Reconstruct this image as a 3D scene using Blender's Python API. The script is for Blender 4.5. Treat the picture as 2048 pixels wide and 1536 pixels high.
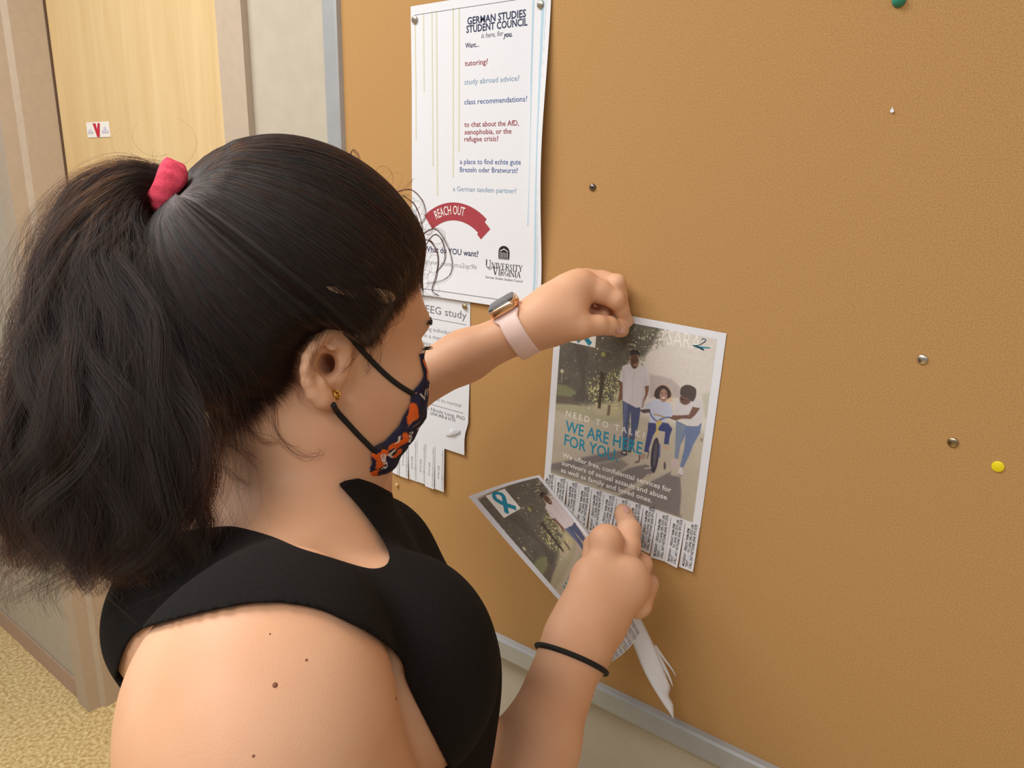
import bpy, math, random
import numpy as np
from mathutils import Vector, Matrix

# ------------------------------------------------------------------ camera, light, exposure
for o in list(bpy.data.objects): bpy.data.objects.remove(o)
SC = bpy.context.scene
COL = SC.collection
EYE = 1.55
FPX = 1512.0
_d = np.array([-119, 5532, 1512.]); _d /= np.linalg.norm(_d)
_l = np.array([-2019, -457, 1512.]); _l -= _d*(_l@_d); _l /= np.linalg.norm(_l)
_n = np.cross(_d, _l)
RM = np.array([-_l, _n, -_d])              # camera axes (right, down, forward) -> world (along board, into wall, up)
CAMPOS = np.array([0, 0, EYE])
cam_data = bpy.data.cameras.new('camera'); cam = bpy.data.objects.new('camera', cam_data); COL.objects.link(cam)
cam_data.sensor_width = 36; cam_data.lens = FPX/2048*36; cam_data.clip_start = .02
m3 = np.array([RM[:, 0], -RM[:, 1], -RM[:, 2]]).T
cam.matrix_world = Matrix([list(m3[i])+[CAMPOS[i]] for i in range(3)]+[[0, 0, 0, 1]])
SC.camera = cam
SC.view_settings.view_transform = 'Standard'; SC.view_settings.look = 'None'
SC.view_settings.gamma = 1; SC.view_settings.use_curve_mapping = False
SC.view_settings.exposure = 0.0
world = bpy.data.worlds.new('world'); SC.world = world; world.use_nodes = True
wb = world.node_tree.nodes['Background']; wb.inputs[0].default_value = (1.0, .96, .93, 1); wb.inputs[1].default_value = .36

def area(name, loc, target, sx, sy, power, col):
    ld = bpy.data.lights.new(name, 'AREA'); ld.shape = 'RECTANGLE'; ld.size = sx; ld.size_y = sy
    ld.energy = power; ld.color = col
    o = bpy.data.objects.new(name, ld); COL.objects.link(o); o.location = loc
    o.rotation_euler = (Vector(target)-Vector(loc)).to_track_quat('-Z', 'Y').to_euler()
    return o
area('ceiling_lamp_light', (-1.3, -.1, 2.62), (-1.3, -.1, 0), 1.2, .6, 30, (1, .98, .95))
area('ceiling_lamp_light', (-.3, -1.0, 2.62), (-.3, -1.0, 0), 1.2, .6, 25, (1, .975, .94))
area('ceiling_lamp_light', (1.6, -.6, 2.62), (1.6, -.6, 0), 1.2, .6, 9, (1, .97, .93))

# ------------------------------------------------------------------ helpers
def lin(c):
    c = np.asarray(c, float)/255.
    return np.where(c <= .04045, c/12.92, ((c+.055)/1.055)**2.4)
def cw(px, py, z):
    return np.array([(px-1024)*z/FPX, (py-768)*z/FPX, z])
def c2w(p):
    p = np.asarray(p, float)
    return p@RM.T+CAMPOS
def w2c(p):
    return (np.asarray(p, float)-CAMPOS)@RM
def ray(px, py):
    return RM@np.array([px-1024, py-768, FPX])
def onY(px, py, Y):
    r = ray(px, py); return r*Y/r[1]+CAMPOS
def nd(nt, t, **kw):
    n = nt.nodes.new(t)
    for k, v in kw.items(): setattr(n, k, v)
    return n
def mat(name, rgb, rough=.6, metal=0., noise=0., nscale=80., bump=0., bscale=None, spec=.5, sss=0., c2=None, detail=3., coat=0., stretch=None):
    m = bpy.data.materials.new(name); m.use_nodes = True; nt = m.node_tree
    b = nt.nodes['Principled BSDF']
    c = lin(rgb)
    b.inputs['Roughness'].default_value = rough; b.inputs['Metallic'].default_value = metal
    b.inputs['Specular IOR Level'].default_value = spec
    b.inputs['Coat Weight'].default_value = coat
    tc = nd(nt, 'ShaderNodeTexCoord'); src = tc.outputs['Object']
    if stretch is not None:
        mp = nd(nt, 'ShaderNodeMapping'); mp.inputs['Scale'].default_value = stretch
        nt.links.new(src, mp.inputs[0]); src = mp.outputs[0]
    nz = nd(nt, 'ShaderNodeTexNoise'); nz.inputs['Scale'].default_value = nscale; nz.inputs['Detail'].default_value = detail
    nt.links.new(src, nz.inputs['Vector'])
    mx = nd(nt, 'ShaderNodeMix', data_type='RGBA')
    d2 = lin(c2) if c2 is not None else c*(1-noise)
    d1 = c if c2 is not None else np.minimum(c*(1+noise), 1)
    mx.inputs[6].default_value = (*d1, 1); mx.inputs[7].default_value = (*d2, 1)
    rp = nd(nt, 'ShaderNodeMapRange'); rp.inputs[1].default_value = .35; rp.inputs[2].default_value = .65
    nt.links.new(nz.outputs[0], rp.inputs[0]); nt.links.new(rp.outputs[0], mx.inputs[0])
    nt.links.new(mx.outputs[2], b.inputs['Base Color'])
    if bump:
        n2 = nd(nt, 'ShaderNodeTexNoise'); n2.inputs['Scale'].default_value = bscale or nscale; n2.inputs['Detail'].default_value = 4
        nt.links.new(src, n2.inputs['Vector'])
        bp = nd(nt, 'ShaderNodeBump'); bp.inputs['Strength'].default_value = bump; bp.inputs['Distance'].default_value = .001
        nt.links.new(n2.outputs[0], bp.inputs['Height']); nt.links.new(bp.outputs[0], b.inputs['Normal'])
    if sss:
        b.inputs['Subsurface Weight'].default_value = sss; b.inputs['Subsurface Scale'].default_value = .012
        b.inputs['Subsurface Radius'].default_value = (1, .45, .25)
    return m
def vmat(name, rough=.8, bump=0, spec=.3):
    m = bpy.data.materials.new(name); m.use_nodes = True; nt = m.node_tree
    b = nt.nodes['Principled BSDF']; b.inputs['Roughness'].default_value = rough; b.inputs['Specular IOR Level'].default_value = spec
    a = nd(nt, 'ShaderNodeAttribute'); a.attribute_name = 'Col'
    nt.links.new(a.outputs['Color'], b.inputs['Base Color'])
    if bump:
        tc = nd(nt, 'ShaderNodeTexCoord'); n2 = nd(nt, 'ShaderNodeTexNoise'); n2.inputs['Scale'].default_value = 900
        nt.links.new(tc.outputs['Object'], n2.inputs['Vector'])
        bp = nd(nt, 'ShaderNodeBump'); bp.inputs['Strength'].default_value = bump; bp.inputs['Distance'].default_value = .0005
        nt.links.new(n2.outputs[0], bp.inputs['Height']); nt.links.new(bp.outputs[0], b.inputs['Normal'])
    return m
def mesh(name, V, F, m=None, parent=None, smooth=False, col=None):
    V = np.asarray(V, float)
    me = bpy.data.meshes.new(name)
    if isinstance(F, np.ndarray):
        k = F.shape[1]
        me.vertices.add(len(V)); me.vertices.foreach_set('co', V.astype(np.float32).ravel())
        me.loops.add(F.size); me.loops.foreach_set('vertex_index', F.astype(np.int32).ravel())
        me.polygons.add(len(F)); me.polygons.foreach_set('loop_start', np.arange(0, F.size, k, dtype=np.int32))
        me.update(calc_edges=True); me.validate()
    else:
        me.from_pydata([tuple(v) for v in V], [], [tuple(int(i) for i in f) for f in F]); me.update()
    if smooth: me.polygons.foreach_set('use_smooth', np.ones(len(me.polygons), bool))
    if col is not None:
        a = me.color_attributes.new('Col', 'FLOAT_COLOR', 'POINT')
        a.data.foreach_set('color', np.concatenate([col, np.ones((len(col), 1))], 1).astype(np.float32).ravel())
    if m is not None: me.materials.append(m)
    o = bpy.data.objects.new(name, me); COL.objects.link(o)
    if parent is not None: o.parent = parent
    return o
def tag(o, label=None, cat=None, group=None, kind=None):
    if label: o['label'] = label
    if cat: o['category'] = cat
    if group: o['group'] = group
    if kind: o['kind'] = kind
    return o
def empty(name, loc=(0, 0, 0), parent=None):
    o = bpy.data.objects.new(name, None); COL.objects.link(o); o.location = loc; o.empty_display_size = .02
    if parent is not None: o.parent = parent
    return o
def child_of(o, root):
    """parent o to root keeping o's world-space vertices"""
    o.parent = root
    o.matrix_parent_inverse = Matrix.Translation(-Vector(root.location))
    return o
def boxVF(x0, x1, y0, y1, z0, z1):
    V = [(x, y, z) for x in (x0, x1) for y in (y0, y1) for z in (z0, z1)]
    F = [(0, 1, 3, 2), (4, 6, 7, 5), (0, 4, 5, 1), (2, 3, 7, 6), (0, 2, 6, 4), (1, 5, 7, 3)]
    return V, F
def box(name, x0, x1, y0, y1, z0, z1, m, parent=None, bev=0.):
    V, F = boxVF(x0, x1, y0, y1, z0, z1)
    o = mesh(name, V, F, m, parent)
    if bev:
        bm = o.modifiers.new('b', 'BEVEL'); bm.width = bev; bm.segments = 2; bm.limit_method = 'ANGLE'
    return o
def gridF(nu, nv, off=0, closed_u=False):
    i = np.arange(nu if closed_u else nu-1)[:, None]; j = np.arange(nv-1)[None, :]
    i2 = (i+1) % nu
    a = i*nv+j; b = i2*nv+j
    return np.stack([a, b, b+1, a+1], -1).reshape(-1, 4)+off
def catmull(P, n):
    P = np.asarray(P, float); m = len(P)
    t = np.linspace(0, m-1, n); i = np.clip(t.astype(int), 0, m-2); f = (t-i)[:, None]
    g = lambda k: P[np.clip(k, 0, m-1)]
    p0, p1, p2, p3 = g(i-1), g(i), g(i+1), g(i+2)
    return .5*((2*p1)+(-p0+p2)*f+(2*p0-5*p1+4*p2-p3)*f**2+(-p0+3*p1-3*p2+p3)*f**3)
def frames(P):
    T = np.gradient(P, axis=0); T /= np.linalg.norm(T, axis=1)[:, None]+1e-12
    N = np.zeros_like(P); a = np.array([0, 0, 1.]) if abs(T[0][2]) < .9 else np.array([1., 0, 0])
    v = a-T[0]*(a@T[0]); N[0] = v/np.linalg.norm(v)
    for i in range(1, len(P)):
        v = N[i-1]-T[i]*(N[i-1]@T[i]); N[i] = v/np.linalg.norm(v)
    return T, N, np.cross(T, N)
def tubeVF(P, R, seg=10, closed=False):
    P = np.asarray(P, float); n = len(P); R = np.broadcast_to(R, (n,))
    T, N, B = frames(P)
    a = np.linspace(0, 2*np.pi, seg, endpoint=False)
    V = P[:, None]+R[:, None, None]*(N[:, None]*np.cos(a)[None, :, None]+B[:, None]*np.sin(a)[None, :, None])
    V = V.reshape(-1, 3)
    i = np.arange(n if closed else n-1)[:, None]; j = np.arange(seg)[None, :]
    i2 = (i+1) % n; j2 = (j+1) % seg
    F = np.stack([i*seg+j, i*seg+j2, i2*seg+j2, i2*seg+j], -1).reshape(-1, 4).tolist()
    if not closed:
        F.append(list(range(seg))[::-1]); F.append([(n-1)*seg+k for k in range(seg)])
    return V, F

# ------------------------------------------------------------------ materials
M = {}
M['wall'] = mat('painted_wall', (184, 174, 157), .75, noise=.03, nscale=30, bump=.25, bscale=350)
M['jamb'] = mat('painted_steel_frame', (186, 168, 148), .5, noise=.03, nscale=60, bump=.1, bscale=500)
M['alu'] = mat('aluminium_board_frame', (176, 178, 180), .42, metal=.35, noise=.03, nscale=40)
M['cork'] = mat('cork_tackboard', (194, 152, 100), .95, c2=(174, 132, 82), nscale=800, detail=4, bump=.35, bscale=1300, spec=.1)
M['floor'] = mat('speckled_floor', (240, 218, 164), .4, c2=(190, 158, 98), nscale=95, detail=10, bump=.1, bscale=120)
M['base'] = mat('vinyl_baseboard', (178, 150, 130), .5, noise=.03, nscale=30)
M['ceil'] = mat('ceiling_tile', (225, 220, 210), .9, noise=.04, nscale=60)
M['paper'] = mat('white_paper', (224, 225, 230), .85, noise=.01, nscale=300, bump=.05, bscale=800, spec=.2)
M['steel'] = mat('thumbtack_steel', (200, 190, 175), .28, metal=1, noise=.12, nscale=300)
def ink(name, c): return mat('ink_'+name, c, .8, noise=.03, nscale=400, spec=.2)
I = {k: ink(k, v) for k, v in dict(navy=(52, 56, 88), red=(150, 52, 66), pale=(150, 172, 194), blue=(88, 108, 158),
     grey=(120, 120, 128), black=(40, 38, 42), lgrey=(158, 158, 164), cream=(214, 211, 186), sky=(178, 204, 220),
     banner=(164, 66, 74), white=(238, 234, 228), teal=(46, 140, 168), dteal=(24, 60, 84), lead=(70, 66, 68), scarlet=(196, 50, 66), lilac=(206, 200, 218), faint=(196, 194, 196)).items()}
# wood veneer for the door
def wood():
    m = bpy.data.materials.new('maple_veneer'); m.use_nodes = True; nt = m.node_tree; b = nt.nodes['Principled BSDF']
    b.inputs['Roughness'].default_value = .42
    tc = nd(nt, 'ShaderNodeTexCoord'); mp = nd(nt, 'ShaderNodeMapping'); mp.inputs['Scale'].default_value = (9, 1, .9)
    nt.links.new(tc.outputs['Object'], mp.inputs[0])
    n1 = nd(nt, 'ShaderNodeTexNoise'); n1.inputs['Scale'].default_value = 2.4; n1.inputs['Detail'].default_value = 7; n1.inputs['Distortion'].default_value = .6
    mp2 = nd(nt, 'ShaderNodeMapping'); mp2.inputs['Scale'].default_value = (160, 1, 5)
    nt.links.new(tc.outputs['Object'], mp2.inputs[0])
    n2 = nd(nt, 'ShaderNodeTexNoise'); n2.inputs['Scale'].default_value = 1.6; n2.inputs['Detail'].default_value = 5
    nt.links.new(mp.outputs[0], n1.inputs['Vector']); nt.links.new(mp2.outputs[0], n2.inputs['Vector'])
    ad = nd(nt, 'ShaderNodeMath', operation='MULTIPLY_ADD'); ad.inputs[1].default_value = .35
    nt.links.new(n2.outputs[0], ad.inputs[0]); nt.links.new(n1.outputs[0], ad.inputs[2])
    cr = nd(nt, 'ShaderNodeValToRGB'); cr.color_ramp.elements[0].position = .45; cr.color_ramp.elements[1].position = .95
    cr.color_ramp.elements[0].color = (*lin((228, 200, 150)), 1); cr.color_ramp.elements[1].color = (*lin((214, 181, 128)), 1)
    nt.links.new(ad.outputs[0], cr.inputs[0]); nt.links.new(cr.outputs[0], b.inputs['Base Color'])
    return m
M['wood'] = wood()

# ------------------------------------------------------------------ the room
WY = .757       # front of the painted wall
st = lambda o: tag(o, kind='structure')
DX0, DX1, DTOP = -2.127, -1.19, 2.13
def wall():
    V = []; F = []
    for b in [(-6, DX0-.004, WY, WY+.14, 0, 2.7), (DX1+.004, 3.5, WY, WY+.14, 0, 2.7), (DX0-.004, DX1+.004, WY, WY+.14, DTOP+.004, 2.7)]:
        v, f = boxVF(*b); F += [tuple(i+len(V) for i in q) for q in f]; V += v
    return st(mesh('wall_back', V, F, M['wall']))
wall()
st(box('floor', -6, 3.5, -4, 3, -.05, 0, M['floor']))
st(box('baseboard_back', -6, DX0-.062, WY-.006, WY, 0, .068, M['base'], bev=.002))
st(box('baseboard_back', DX1+.06, 3.5, WY-.006, WY, 0, .068, M['base'], bev=.002))
# pressed steel door frame: trim faces, stop and jamb returns (one profile swept up each side and across the head)
def jamb_profile(side):
    # (x, y) outline, x measured outwards from the opening
    return [(.070, WY), (.070, .745), (0, .745), (0, .779), (-.012, .790), (-.012, .868), (-.012, WY+.14), (.0, WY+.14)]
def door_frame():
    V = []; F = []
    prof = jamb_profile(0)
    path = lambda o: [(DX0-o, 0), (DX0-o, DTOP+o), (DX1+o, DTOP+o), (DX1+o, 0)]
    for (o, y) in prof:
        for (x, z) in path(o): V.append((x, y, z))
    n = len(prof)
    for i in range(n-1):
        for k in range(3):
            F.append((i*4+k, i*4+k+1, (i+1)*4+k+1, (i+1)*4+k))
    return st(mesh('trim_1', V, F, M['jamb']))
door_frame()
st(box('door_1', DX0+.014, DX1-.014, .873, .915, .008, DTOP-.014, M['wood'], bev=.002))
st(box('trim_2', DX0, DX0+.0135, .868, .905, 0, DTOP-.013, mat('door_seal_dark', (96, 74, 56), .8), bev=.001))
st(box('gap_shade_strip', -1.1285, -1.1205, .7475, WY+.001, 0, DTOP+.07, mat('frame_gap_painted_shade', (150, 122, 100), .7), bev=.0005))  # strip beside the frame, the gap's shade painted in as darker brown

# sticker on the door
def sticker():
    Y = .8715
    a = onY(172, 246, Y); b = onY(217, 242, Y); c = onY(219, 273, Y); d = onY(177, 276, Y)
    root = box('sticker', a[0], b[0]-.0, Y, Y+.0012, (c[2]+d[2])/2, (a[2]+b[2])/2, I['white'])
    tag(root, 'small white sticker with a red letter V stuck on the wooden door', 'sticker')
    x0, x1, z0, z1 = a[0], b[0], (c[2]+d[2])/2, (a[2]+b[2])/2
    L = lambda u, v: (x0+(x1-x0)*u, Y-.0006, z0+(z1-z0)*v)
    V = [L(.30, .92), L(.43, .92), L(.47, .5), L(.52, .92), L(.62, .92), L(.55, .02), L(.44, .02), L(.31, .86)]
    mesh('letter', V, [(0, 1, 2, 5, 6, 7), (2, 3, 4, 5)], I['scarlet'], root)
    mesh('skyline_print', [L(.04, .26), L(.28, .26), L(.28, .42), L(.2, .44), L(.2, .55), L(.12, .55), L(.11, .42), L(.04, .40)], [tuple(range(8))], I['lilac'], root)
    mesh('skyline_print', [L(.66, .26), L(.96, .26), L(.96, .40), L(.9, .44), L(.88, .56), L(.84, .68), L(.78, .66), L(.76, .5), L(.66, .42)], [tuple(range(9))], I['lilac'], root)
sticker()

# ------------------------------------------------------------------ tack board
BY = .750
BX0, BX1, BZ0, BZ1 = -.893, 1.62, EYE-.636, EYE+1.02
board = box('tack_board', BX0-.004, BX1+.004, BY, BY+.006, BZ0-.004, BZ1+.004, M['cork'])
tag(board, 'large brown cork tack board in a grey metal frame on the wall', 'board')
def bframe():
    w = .0305
    prof = [(-.002, BY+.001), (0, .7435), (.003, .7415), (w-.003, .7415), (w, .7435), (w, WY)]
    rects = [[(BX0-o, BZ0-o), (BX0-o, BZ1+o), (BX1+o, BZ1+o), (BX1+o, BZ0-o)] for o, y in prof]
    # each rail a part of its own
    for k in range(4):
        V = []; F = []
        for (o, y), rc in zip(prof, rects):
            V += [(rc[k][0], y, rc[k][1]), (rc[(k+1) % 4][0], y, rc[(k+1) % 4][1])]
        for i in range(len(prof)-1): F.append((2*i, 2*i+1, 2*i+3, 2*i+2))
        mesh('frame_rail', V, F, M['alu'], board)
bframe()
# ------------------------------------------------------------------ lettering
_tc = {}
def text2d(body, bold=0., shear=0., spacing=1.):
    """triangulated outlines of a string in em units (x right, y up), from Blender's built-in font"""
    key = (body, bold, shear, spacing)
    if key in _tc: return _tc[key]
    c = bpy.data.curves.new('t', 'FONT'); c.body = body; c.size = 1; c.offset = bold; c.shear = shear
    c.space_character = spacing; c.resolution_u = 2 if len(body) < 60 else 1
    o = bpy.data.objects.new('t', c); COL.objects.link(o)
    dg = bpy.context.evaluated_depsgraph_get(); me = o.evaluated_get(dg).to_mesh()
    V = np.array([v.co[:2] for v in me.vertices]).reshape(-1, 2); F = [tuple(p.vertices) for p in me.polygons]
    o.evaluated_get(dg).to_mesh_clear(); bpy.data.objects.remove(o); bpy.data.curves.remove(c)
    _tc[key] = (V, F); return _tc[key]
def put_text(name, body, parent, m, fn, x, y, h, width=None, bold=0., shear=0., rot=0., spacing=1., condense=1., align='l', warp=None):
    """lettering laid on a paper: fn(x, y, lift) maps paper metres (x right, y down) to the world; h = cap height"""
    V, F = text2d(body, bold, shear, spacing)
    s = h/.70
    P = V*s; P[:, 0] *= condense
    w0, w1 = P[:, 0].min(), P[:, 0].max()
    if width: P[:, 0] = (P[:, 0]-w0)*width/(w1-w0); w0, w1 = 0, width
    if align == 'c': P[:, 0] -= (w0+w1)/2
    if align == 'r': P[:, 0] -= w1
    if warp is not None: X, Y = warp(P[:, 0], P[:, 1])
    else:
        c, si = math.cos(rot), math.sin(rot)
        X = x+P[:, 0]*c+P[:, 1]*si; Y = y+P[:, 0]*si-P[:, 1]*c
    W = fn(X, Y, .00022)
    o = mesh(name, W, F, m); child_of(o, parent); return o
def ink_poly(name, pts, parent, m, fn, lift=.0002):
    pts = np.asarray(pts, float)
    o = mesh(name, fn(pts[:, 0], pts[:, 1], lift), [tuple(range(len(pts)))], m); child_of(o, parent); return o
def ink_bar(name, x0, y0, x1, y1, parent, m, fn, n=14, lift=.00018):
    """thin printed rule or bar that follows the paper"""
    ver = abs(y1-y0) > abs(x1-x0)
    t = np.linspace(0, 1, n)
    if ver: A = np.stack([np.full(n, x0), y0+(y1-y0)*t], 1); B_ = np.stack([np.full(n, x1), y0+(y1-y0)*t], 1)
    else: A = np.stack([x0+(x1-x0)*t, np.full(n, y0)], 1); B_ = np.stack([x0+(x1-x0)*t, np.full(n, y1)], 1)
    P = np.concatenate([A, B_]); F = [(i, i+1, n+i+1, n+i) for i in range(n-1)]
    o = mesh(name, fn(P[:, 0], P[:, 1], lift), F, m); child_of(o, parent); return o
def paper_fn(tl, right, down, bend=None):
    tl = np.array(tl, float); right = np.array(right, float); down = np.array(down, float)
    def fn(x, y, lift=0.):
        x = np.atleast_1d(np.asarray(x, float)); y = np.atleast_1d(np.asarray(y, float)); x, y = np.broadcast_arrays(x, y)
        P = tl+x[:, None]*right+y[:, None]*down
        off = .0008+(bend(x, y) if bend is not None else 0)+lift
        P[:, 1] = P[:, 1]-off
        return P
    return fn
def sheet(name, fn, w, h, m, nx=20, ny=28, parent=None, outline=None, thick=.00012, col=None):
    xs = np.linspace(0, w, nx); ys = np.linspace(0, h, ny)
    Xg, Yg = np.meshgrid(xs, ys, indexing='ij')
    if outline is not None: Xg, Yg = outline(Xg, Yg)
    V = fn(Xg.ravel(), Yg.ravel(), 0.); F = gridF(nx, ny)
    o = mesh(name, V, F[:, ::-1] if False else F, m, parent, smooth=True, col=col)
    return o

# ------------------------------------------------------------------ tall German club poster (8.5 x 14)
PT = (-.7551, BY, EYE+.2072)
gb = lambda x, y: .004*np.clip(1-x/.05, 0, 1)**2*np.clip((y-.1)/.2, 0, 1)+.012*np.clip((x-.19)/.03, 0, 1)**2*np.exp(-((y-.19)/.12)**2)+.004*np.clip((y-.30)/.06, 0, 1)**2
gfn = paper_fn(PT, (.9990, 0, -.0012), (.0012, 0, -.9990), gb)
GW, GH = .2205, .3665
gp = empty('poster', PT)
tag(gp, 'tall white student council poster with coloured stripes and a red REACH OUT banner', 'poster')
child_of(sheet('paper_sheet', gfn, GW, GH, M['paper']), gp)
def g(px, py):
    w = onY(px, py, BY-.0015)-np.array(PT)
    return float(w[0]), float(-w[2])
x925, _ = g(925, 0)
def gtext(body, px, py, h, px2=None, col='navy', **k):
    """px,py: left end of the baseline; px2: right end"""
    x, y = g(px, py); w = g(px2, py)[0]-x if px2 else None
    return put_text('lettering', body, gp, I[col], gfn, x, y, h, width=w, **k)
gtext('GERMAN STUDIES', 934, 49, .0080, 1051, bold=.02)
gtext('STUDENT COUNCIL', 932, 65.5, .0080, 1054, bold=.02)
gtext('is here, for ', 962, 76, .0058, 1006, col='grey', shear=.25)
gtext('you.', 1006, 74.5, .0058, 1024, bold=.02, shear=.25)
gtext('Want...', 930, 96, .0058, 957, bold=.008)
gtext('tutoring?', 929, 132, .0062, 975, col='red', bold=.004)
gtext('study abroad advice?', 928, 169, .0062, 1038, col='pale', bold=.004)
gtext('class recommendations?', 928, 209, .0062, 1054, col='blue', bold=.004)
gtext('to chat about the AfD,', 928, 254, .0062, 1037, col='red', bold=.004)
gtext('xenophobia, or the', 928, 269, .0062, 1022, col='red', bold=.004)
gtext('refugee crisis?', 928, 283, .0062, 996, col='red', bold=.004)
gtext('a place to find echte gute', 919, 328, .0062, 1041, col='blue', bold=.004)
gtext('Brezeln oder Bratwurst?', 919, 344, .0062, 1035, col='blue', bold=.004)
gtext('a German tandem partner?', 905, 382, .0062, 1032, col='pale', bold=.004)
gtext('What do YOU want?', 848, 503, .0078, 956, bold=.012)
gtext('tinyurl.com/ycu2qc9k', 848, 527, .0062, 954, col='lgrey')
# stripes
for (px, y0, y1, c, w) in [(829, 30, 280, 'cream', 2.2), (846, 27, 184, 'cream', 2.2), (863, 23, 333, 'cream', 2.2), (872, 22, 392, 'cream', 2.6), (905.5, 16, 354, 'cream', 2.6), (917.5, 14, 305, 'cream', 2.6)]:
    x, ya = g(px, y0); yb = g(px, y1)[1]; ww = w*.00044
    ink_bar('printed_stripe', x-ww, ya, x+ww, yb, gp, I[c], gfn, 30)
xa = g(1066, 10)[0]
ink_bar('printed_stripe', xa-.0013, .001, xa+.0013, g(1050, 452)[1], gp, I['sky'], gfn, 30)
xb = g(1086, 10)[0]
ink_bar('printed_stripe', xb-.0020, .001, xb+.0020, g(1076, 596)[1], gp, I['sky'], gfn, 40)
ink_bar('printed_stripe', xb+.0040, .001, xb+.0048, g(1080, 596)[1], gp, I['sky'], gfn, 40)
ink_bar('printed_rule', g(829, 30)[0], .0105, xa, .0111, gp, I['grey'], gfn)
ink_bar('printed_rule', .020, g(1010, 600)[1]-.0003, xb-.006, g(1010, 600)[1]+.0003, gp, I['grey'], gfn)
# the red banner
bc = np.array(g(909, 541)); ro, ri = abs(g(905, 405)[1]-bc[1]), abs(g(908, 441)[1]-bc[1])
def arcpt(a, r): return (bc[0]+r*math.sin(a), bc[1]-r*math.cos(a))
a0, a1 = -.67, .66
outer = [arcpt(a, ro) for a in np.linspace(a0, a1, 26)]; inner = [arcpt(a, ri) for a in np.linspace(a1, a0+.10, 24)]
dz = (ro-ri)
V = [arcpt(a, ro) for a in np.linspace(a0, a1, 26)]+[arcpt(a, ri) for a in np.linspace(a0, a1, 26)]
F = [(i, i+1, 27+i, 26+i) for i in range(25)]
W = gfn(np.array(V)[:, 0], np.array(V)[:, 1], .0002)
bn = mesh('banner', W, F, I['banner']); child_of(bn, gp)
tail = [arcpt(a, ro-dz*.22) for a in np.linspace(a1, a1+.15, 8)]+[arcpt(a, ri-dz*.12) for a in np.linspace(a1+.14, a1, 8)]
ink_poly('banner_tail', tail, gp, I['banner'], gfn, .00016)
rm = (ro+ri)/2-dz*.17
def warp(X, Y):
    a = -.47+X/rm
    return bc[0]+(rm+Y)*np.sin(a), bc[1]-(rm+Y)*np.cos(a)
o = put_text('lettering', 'REACH OUT', gp, I['white'], gfn, 0, 0, .0115, width=.050, bold=.004, warp=warp)
o.location.y -= .0002
# rotunda emblem and wordmark
def emblem():
    x0, y1 = g(996, 518); x1, _ = g(1018, 519); yt = g(1007, 491)[1]; w = x1-x0
    V = [(x0, y1), (x1, y1), (x1, yt+w*.5)]+[(x0+w/2+w/2*math.cos(a), yt+w*.45-w*.42*math.sin(a)) for a in np.linspace(0, np.pi, 12)]+[(x0, yt+w*.5)]
    ink_poly('emblem', V, gp, I['black'], gfn)
    L = lambda u, v: (x0+w*u, yt+(y1-yt)*v)
    ink_poly('emblem_pediment', [L(.1, .42), L(.5, .22), L(.9, .42), L(.86, .45), L(.5, .29), L(.14, .45)], gp, I['white'], gfn, .0003)
    for u in (.12, .26, .4, .54, .68, .82): ink_poly('emblem_column', [L(u, .5), L(u+.035, .5), L(u+.035, .88), L(u, .88)], gp, I['white'], gfn, .0003)
    ink_poly('emblem_step', [L(0, .93), L(1, .93), L(1, .95), L(0, .95)], gp, I['white'], gfn, .0003)
emblem()
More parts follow.
